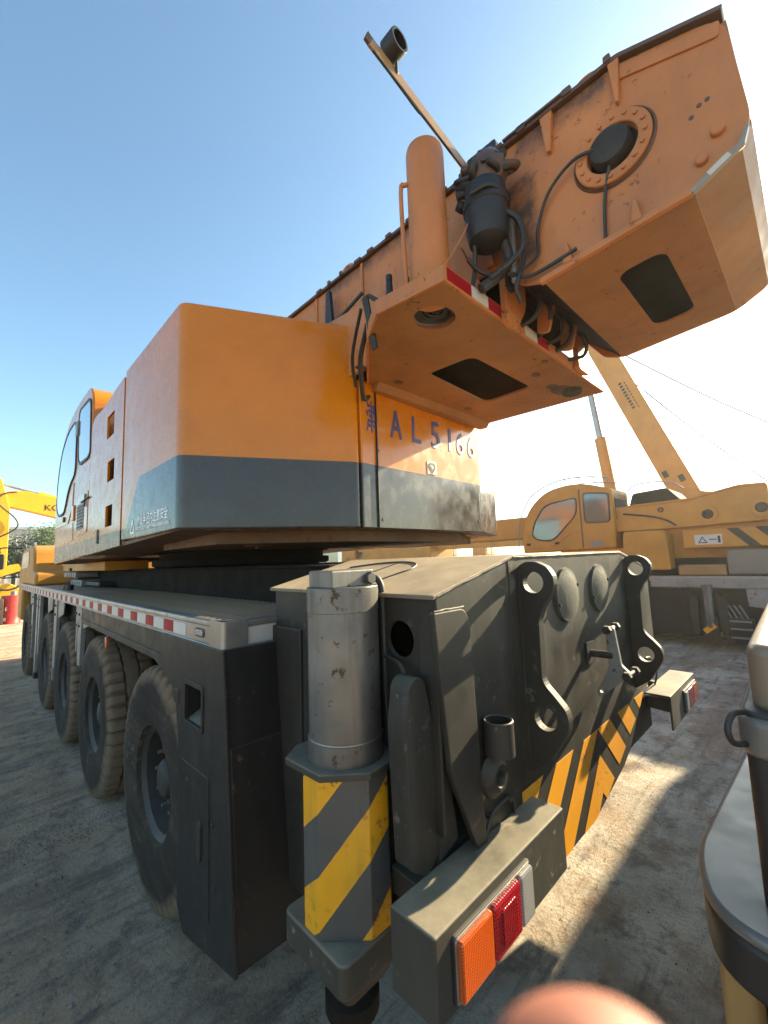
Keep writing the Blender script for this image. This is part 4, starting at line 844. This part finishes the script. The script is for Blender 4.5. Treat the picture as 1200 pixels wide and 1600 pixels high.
for y, z in ((1.54, 2.645), (.70, 2.695)):
    rg = lathe('flange_ring', [(.10, -.01), (.10, -.03), (.17, -.03), (.175, .01), (.1, .01)], 'x', (10.86, y, z), 'cranebg', B2, 28); lathe('hub_cover', [(0, -.05), (.08, -.045), (.11, .0), (0, .0)], 'x', (10.858, y, z), 'dark', B2, 24)
prism('boom_top_edge', [(.6, 3.13), (1.02, 3.14), (1.85, 2.97), (3.0, 2.95), (3.0, 2.985), (1.85, 3.01), (1.0, 3.18), (.6, 3.17)], 'x', 10.82, 12.05, 'cranebg', B2)
prism('hook_eye', circ(2.36, 2.82, .06, 14), 'x', 10.83, 10.87, 'grease', B2, [circ(2.36, 2.82, .03, 10)], bev=0)
tube('body_hose', [(10.8, 3.1, 2.80), (10.83, 2.6, 2.70), (10.83, 2.3, 2.60), (10.85, 2.1, 2.45)], .02, 'hose', CB)
box('tank_box', 10.55, 11.5, 1.30, 2.10, 1.40, 1.62, M['tan'], CB, .03); box('deck_box', 10.5, 11.6, .2, 1.28, 1.42, 1.90, M['grey_machine'], CB, .04)
prism('top_gear', rpoly([(2.0, 2.98), (3.1, 2.98), (3.0, 3.30), (2.3, 3.35)], .06, 3), 'x', 11.3, 12.6, 'under', CB)
tube('roof_rail', [(11.4, 2.0, 3.3), (11.4, 2.3, 3.5), (11.4, 2.9, 3.52), (11.4, 3.15, 3.35)], .016, 'silver', CB)

# raised boom crane behind it
CC2 = thing('raised_boom_crane', (15.5, 2, 0), 'yellow crane with its boom raised steeply, standing behind the lowered boom crane', 'crane')
d = Vector((0, .345, .939)); base = Vector((14.6, 2.05, 3.30))
def ob_box(name, c0, c1, wx, wp, mat, parent, bev=.02): return bar(name, c0, c1, wx, wp, mat, parent, up=(0, -.939, .345), bev=bev)
RB = ob_box('raised_boom', base - d * .3 + Vector((0, .35, 0)), base + d * 6.3 + Vector((0, .35, 0)), .9, .66, 'cranebg', CC2)
ob_box('boom_edge_strip', base + Vector((-.46, .0, 0)), base + d * 6.2 + Vector((-.46, 0, 0)), .03, .05, 'cranebg', RB, .005)
for s_, z_ in ((.45, .1), (.62, -.22)):
    c_ = base + d * s_ + Vector((-.455, .35 - z_, .1)); ob_box('boom_plate', c_, c_ + d * .2, .02, .13, 'dark', RB, .002)
for k, (ln, s0) in enumerate(((1.0, 3.1), (1.0, 3.1))):
    c_ = base + d * s0 + Vector((-.458, .36 - .13 * k, 0)); [ob_box('boom_lettering', c_ + d * (ln * q / 9), c_ + d * (ln * (q + .62) / 9), .006, .085 if k == 0 else .03, 'dark', RB, 0) for q in range(9)]
PB_ = tube('lift_cylinder', [(14.5, 4.42, 3.6), (14.5, 4.62, 5.6)], .17, 'cranebg', CC2, 18, False); tube('cylinder_rod', [(14.5, 4.61, 5.5), (14.5, 4.86, 7.9)], .10, 'alu', PB_, 14, False)
box('base_body', 14.0, 16.2, -2.5, 6.0, 1.3, 2.9, 'cranebg', CC2, .05); box('base_chassis', 13.9, 16.3, -5, 9, .35, 1.32, 'dark', CC2, .03); bar('boom_pivot', (14.6, 2.3, 2.8), (14.6, 2.15, 3.5), 1.1, .9, 'cranebg', CC2)
for y0, z0, y1, z1 in ((3.95, 7.75, .45, 3.2), (3.55, 7.9, -.6, 4.0)): tube('hoist_rope', [(14.2, y0, z0), (14.2, (y0 + y1) / 2, (z0 + z1) / 2 - .12), (14.2, y1, z1)], .020, 'hose', CC2, 6)

# ================================================================== machine at the right hand edge
NM = thing('parked_machine', (2.4, -.2, 0), 'grey and tan machine body with rounded fender and black grab loop beside the crane tail', 'machine')
fp = rpoly([(3.6, .36), (1.90, .42), (1.60, .33), (1.52, -.9), (3.6, -.9)], [0, .12, .26, 0, 0], 8)
prism('fender', fp, 'z', .865, .905, 'grey_machine', NM, bev=.018, seg=4, smooth=40)
prism('fender_lip', grow(fp, -.006), 'z', .72, .868, 'black', NM, bev=.02, seg=3, smooth=40)
prism('body_column', rpoly([(1.712, .222), (3.6, .27), (3.6, -.9), (1.66, -.9)], [.05, 0, 0, 0], 5), 'z', .90, 1.47, 'black', NM, bev=.01, smooth=40)
CP = prism('top_cowl', rpoly([(1.690, .235), (3.65, .29), (3.65, -.9), (1.64, -.9)], [.08, 0, 0, 0], 6), 'z', 1.34, 1.455, 'grey_machine', NM, bev=.02, seg=3, smooth=40)
prism('cowl_hatch', rpoly([(1.76, .20), (3.6, .25), (3.6, -.88), (1.70, -.88)], [.07, 0, 0, 0], 6), 'z', 1.45, 1.66, 'beige', CP, bev=.03, seg=3, smooth=40)
tube('grab_loop', [(1.72, .215, 1.465), (1.67, .232, 1.470), (1.635, .242, 1.45), (1.628, .244, 1.42), (1.65, .236, 1.39), (1.71, .215, 1.375)], .009, 'black', NM, 10)
prism('tan_leg', rpoly([(1.775, .365), (1.80, .275), (2.3, .23), (2.3, .34)], [.03, .03, 0, 0], 4), 'z', 0, .80, 'tan', NM, bev=.008, smooth=40)
prism('lower_body', rpoly([(1.86, .27), (3.2, .2), (3.2, -.85), (1.82, -.85)], .03, 3), 'z', 0, .80, 'black', NM, bev=.01)
cyl('fixing_hole', .018, 1.66, 1.72, 'x', (0, .06, 1.33), 'grey_machine', NM, 14)

# ================================================================== far left: excavator, drum, trees, wall
EX = thing('excavator', (5.0, 25, 0), 'bright yellow excavator with folded arm beyond the red drum', 'excavator')
prism('boom', rpoly([(.62, 4.7), (1.0, 5.40), (1.6, 5.42), (3.0, 5.15), (5.2, 3.2), (5.6, 1.9), (5.0, 1.8), (4.6, 2.9), (2.7, 4.32), (1.1, 4.72)], .1, 3), 'y', 23.8, 24.4, 'exc', EX, bev=.03)
prism('stick', rpoly([(.45, 6.0), (.80, 5.9), (1.12, 4.6), (1.12, 2.0), (.75, 1.2), (.3, 1.3), (.3, 5.0)], .08, 3), 'y', 23.7, 24.3, 'exc', EX, bev=.03)
t_ = tube('stick_cylinder', [(2.05, 24.05, 5.37), (3.4, 24.05, 5.00)], .12, 'exc', EX, 14, False); tube('cylinder_rod', [(.55, 24.05, 5.75), (2.06, 24.05, 5.37)], .05, 'alu', t_, 10, False)
prism('bucket', rpoly([(.2, 1.4), (1.3, 1.5), (1.9, .9), (1.7, .3), (.9, .05), (.4, .5)], .2, 5), 'y', 23.4, 24.7, 'exc', EX, bev=.03)
prism('linkage', rpoly([(.6, 2.1), (1.5, 2.3), (1.6, 2.0), (.7, 1.7)], .08, 3), 'y', 23.6, 23.72, 'exc', EX)
tube('arm_hose', [(1.3, 23.7, 5.35), (.85, 23.65, 5.2), (.75, 23.6, 4.8), (1.3, 23.6, 4.2), (1.35, 23.6, 3.8), (.8, 23.6, 3.4), (.5, 23.6, 3.4)], .03, 'hose', EX, 8)
tube('arm_hose', [(.4, 23.3, 1.6), (1.0, 23.25, 1.25), (1.5, 23.25, 1.35), (1.9, 23.3, 1.9)], .04, 'hose', EX, 8)
text('boom_lettering', 'KO', 2.28, 23.795, 4.62, .26, '-y', 'dark', EX, w=.55, depth=.004)
box('house', 4.4, 7.6, 23.2, 26.2, 1.2, 2.6, 'exc', EX, .08); box('cab', 4.4, 5.8, 23.2, 24.4, 2.55, 3.6, 'exc', EX, .08); box('cab_window', 4.55, 5.65, 23.18, 23.2, 2.7, 3.45, 'glass', EX)
for y in (23.1, 25.6): prism('track', rpoly([(3.6, .05), (8.2, .05), (8.2, 1.0), (3.6, 1.0)], .45, 6), 'y', y, y + .7, 'black', EX)
DR = lathe('oil_drum', [(0, 0), (.30, 0), (.31, .015), (.30, .03), (.30, .33), (.312, .345), (.30, .36), (.30, .68), (.312, .695), (.30, .71), (.30, 1.04), (.31, 1.05), (.30, 1.065), (.28, 1.055), (0, 1.05)], 'z', (1.24, 22.0, 0), 'reddrum', None, 40)
tag(DR, 'red steel oil drum with white lettering standing under the excavator arm', 'drum')
WL[DR.name] = Vector((0, 0, 0)); text('drum_lettering', 'EZ', 1.06, 21.728, .50, .13, '-y', 'white', DR, w=.22, depth=.004); box('drum_label', .98, 1.16, 21.74, 21.76, .12, .24, 'white', DR, 0)
lathe('drum_bung', [(0, 1.05), (.1, 1.05), (.1, 1.22), (0, 1.23)], 'z', (1.30, 22.0, 0), 'silver', DR, 16)
CT = box('crate', .2, 1.0, 21.6, 22.4, 0, .95, M['bark'], None, .02); tag(CT, 'dark brown wooden crate standing next to the red drum', 'crate')
for z in (.1, .35, .6): box('crate_board', .19, 1.01, 21.58, 21.60, z, z + .2, 'bark', CT)

def tree(x, y, h, r, mat, label, seed):
    random.seed(seed); t = thing('tree', (x, y, 0), label, 'tree', 'trees behind the excavator')
    tube('trunk', [(x, y, 0), (x + .1, y, h * .3), (x - .1, y + .1, h * .6), (x, y, h * .8)], .16, 'bark', t, 8, True, .05)
    V, F = [], []
    clumps = [(Vector((random.gauss(0, .45) * r, random.gauss(0, .45) * r, h * random.uniform(.38, .92))), random.uniform(.35, .6) * r) for i in range(26)]
    for c, cr in clumps:
        for i in range(170):
            d_ = Vector((random.gauss(0, 1), random.gauss(0, 1), random.gauss(0, 1))).normalized() * cr * random.uniform(.5, 1.05)
            p = Vector((x, y, 0)) + c + d_; a = Vector((random.gauss(0, 1), random.gauss(0, 1), random.gauss(0, .6))).normalized(); b = a.orthogonal().normalized(); s = random.uniform(.06, .14)
            k = len(V); V += [p - a * s, p + b * s * .5, p + a * s, p - b * s * .5]; F.append((k, k + 1, k + 2, k + 3))
    link('crown', fromdata(V, F), mat, t)
    for i in range(5): c = clumps[i * 4][0]; tube('limb', [(x, y, h * .35), (x + c.x * .5, y + c.y * .5, c.z * .8), (x + c.x, y + c.y, c.z)], .06, 'bark', t, 6, True, .02)
for i, (x, y, h, r, m_) in enumerate(((.6, 46, 5.0, 1.7, 'leaf'), (2.6, 47, 5.4, 1.8, 'leaf2'), (4.4, 46, 5.7, 1.9, 'leaf'), (6.4, 47, 6.2, 2.0, 'leaf2'), (9, 46, 5.6, 2.0, 'leaf'))):
    tree(x, y, h, r, m_, ('lowest dark green bushy tree, behind the upright excavator arm', 'olive green tree between the excavator arm and the low dark tree', 'dark green bushy tree under the lettered excavator boom', 'tallest olive green tree beside the crane cab', 'dark green tree hidden behind the crane cab')[i], 40 + i)
random.seed(11)
BL = thing('storage_building', (3, 62, 0), 'pale low building with upright cladding ribs behind the trees', 'building')
box('wall', -14, 16, 62, 72, 0, 6.6, 'render', BL, 0); box('roof', -14.4, 16.4, 61.6, 72.4, 6.6, 6.9, 'bluewall', BL, .02)
rb = None
for i in range(38):
    if rb is None: o = box('cladding_rib', -13.6, -13.4, 61.9, 62.0, 0, 6.6, 'white', BL, 0); rb = o.data
    else: q = D.objects.new('cladding_rib', rb); COL.objects.link(q); q.parent = BL; q.location = (.78 * i, 0, 0); q.matrix_parent_inverse = Matrix.Translation((-3, -62, 0))

# machines and sheds seen through the gap under the counterweight
SH = thing('blue_shed', (34, 44, 0), 'long pale blue shed standing far behind the parked cranes', 'building')
box('wall', 22, 60, 44, 54, 0, 4.6, 'bluewall', SH, 0); box('roof', 21.6, 60.4, 43.6, 54.4, 4.6, 4.9, 'silver', SH, 0)
for k in range(8): g = box('window', 23.5 + k * 4.4, 25.6 + k * 4.4, 43.95, 44.0, 1.6, 3.2, 'glass', SH, 0); box('window_frame', 23.4 + k * 4.4, 25.7 + k * 4.4, 43.93, 43.99, 1.5, 1.6, 'white', g, 0)
def loader(x, y, label, s=1.0, rz=0):
    t = thing('wheel_loader', (x, y, 0), label, 'loader', 'yellow machines in the far row')
    cb = prism('cab', rpoly([(x - .8, 1.5), (x - .75, 3.15), (x + .75, 3.15), (x + .9, 1.5)], .1, 3), 'y', y - .75, y + .75, 'cranebg', t, bev=.04)
    box('front_window', x - .55, x + .15, y - .775, y - .75, 2.0, 2.95, 'glass', cb, 0); box('side_window', x + .25, x + .65, y - .775, y - .75, 2.0, 2.95, 'glass', cb, 0)
    prism('body', rpoly([(x - 2.4, .8), (x - 2.2, 1.7), (x + 2.0, 1.75), (x + 2.2, .8)], .15, 3), 'y', y - .9, y + .9, 'cranebg', t, bev=.05)
    for dx in (-1.6, 1.6):
        for dy in (-.95, .6):
            w_ = lathe('wheel', [(0, 0), (.25, 0), (.3, .05), (.58, .02), (.62, .1), (.62, .32), (.56, .4), (.3, .36), (0, .36)], 'y', (x + dx, y + dy, .60), 'rubber', t, 24)
    prism('lift_arm', rpoly([(x - 3.3, .6), (x - 1.2, 2.1), (x - .9, 1.8), (x - 3.2, .35)], .08, 3), 'y', y - .5, y - .3, 'cranebg', t)
    prism('bucket', rpoly([(x - 4.2, .1), (x - 3.2, .1), (x - 3.1, 1.0), (x - 3.5, 1.1)], .08, 3), 'y', y - 1.1, y + 1.1, 'cranebg', t)
for i, (x, y, lb) in enumerate(((20.5, 24, 'yellow wheel loader parked at the start of the far row'), (25.2, 23.5, 'yellow wheel loader parked second along the far row'), (30.5, 23.5, 'yellow wheel loader parked third along the far row'), (36, 23, 'yellow wheel loader parked at the end of the far row'))): loader(x, y, lb)
LC = thing('lowered_boom_crane', (22, 14, 0), 'yellow crane boom lowered level on its carrier behind the roof rail cab', 'crane')
b_ = prism('boom', rpoly([(10, 2.35), (10, 2.95), (22, 3.5), (24, 3.4), (24, 2.5), (20, 2.4)], .05, 3), 'x', 20.0, 20.9, 'cranebg', LC, bev=.02)
text('boom_lettering', 'EA', 19.995, 12.3, 2.62, .22, '-x', 'dark', b_, w=.5, depth=.004)
box('carrier', 19.2, 21.8, 9, 24, .5, 1.5, 'dark', LC, .05); box('turret', 19.4, 21.6, 16, 22, 1.5, 2.6, 'cranebg', LC, .05)
for y in (10.5, 12, 20, 22): lathe('wheel', [(0, 0), (.3, 0), (.35, .06), (.58, .02), (.62, .1), (.62, .3), (.56, .38), (0, .36)], 'x', (19.1, y, .6), 'rubber', LC, 24)

# ================================================================== fingertip over the lens
def haze():
    m = D.materials.new('haze_air'); m.use_nodes = True; t = m.node_tree; t.nodes.clear()
    o_ = nd(t, 'ShaderNodeOutputMaterial'); v = nd(t, 'ShaderNodeVolumePrincipled'); v.inputs['Density'].default_value = .0012; v.inputs['Anisotropy'].default_value = .6; v.inputs['Color'].default_value = (.95, .93, .90, 1)
    t.links.new(v.outputs[0], o_.inputs['Volume'])
    h = box('haze', -40, 75, -40, 85, -1.1, 14, m, None, 0); tag(h, 'thin pale dusty haze in the air over the yard', 'haze', kind='stuff')
haze()

def finger():
    f0 = Vector((.0, .0, CAM_H)); dist = .082
    c = (fw + rr * ((905 - 600) / 660.8) + uu * (-(1606 - 800) / 660.8)).normalized()
    tip = f0 + c * dist
    dn = (-uu * .93 + rr * .12 - fw * .05).normalized(); nrm = (-fw).normalized()
    side_ = dn.cross(nrm).normalized(); nrm = side_.cross(dn).normalized()
    P = thing('person_fingertip', tuple(tip + dn * .075), 'pinkish bare fingertip of the person taking the picture, close by the lens', 'finger')
    V, F = [], []; n = 28; prof = [(0, .0005), (.0008, .0040), (.002, .0068), (.004, .0094), (.007, .0114), (.011, .0126), (.017, .0133), (.024, .0134), (.029, .0127), (.033, .0132), (.045, .0136), (.060, .0138), (.075, .0142)]
    for h, r_ in prof:
        for k in range(n):
            a = 2 * math.pi * k / n
            V.append(tip + dn * h + side_ * (r_ * 1.16 * math.cos(a)) + nrm * (r_ * .88 * math.sin(a)))
    for i in range(len(prof) - 1):
        for k in range(n): F.append((i * n + k, i * n + (k + 1) % n, (i + 1) * n + (k + 1) % n, (i + 1) * n + k))
    F += [tuple(range(n)), tuple((len(prof) - 1) * n + k for k in range(n))]
    o = link('finger', fixn(fromdata(V, F)), 'skin', P, 80)
finger()
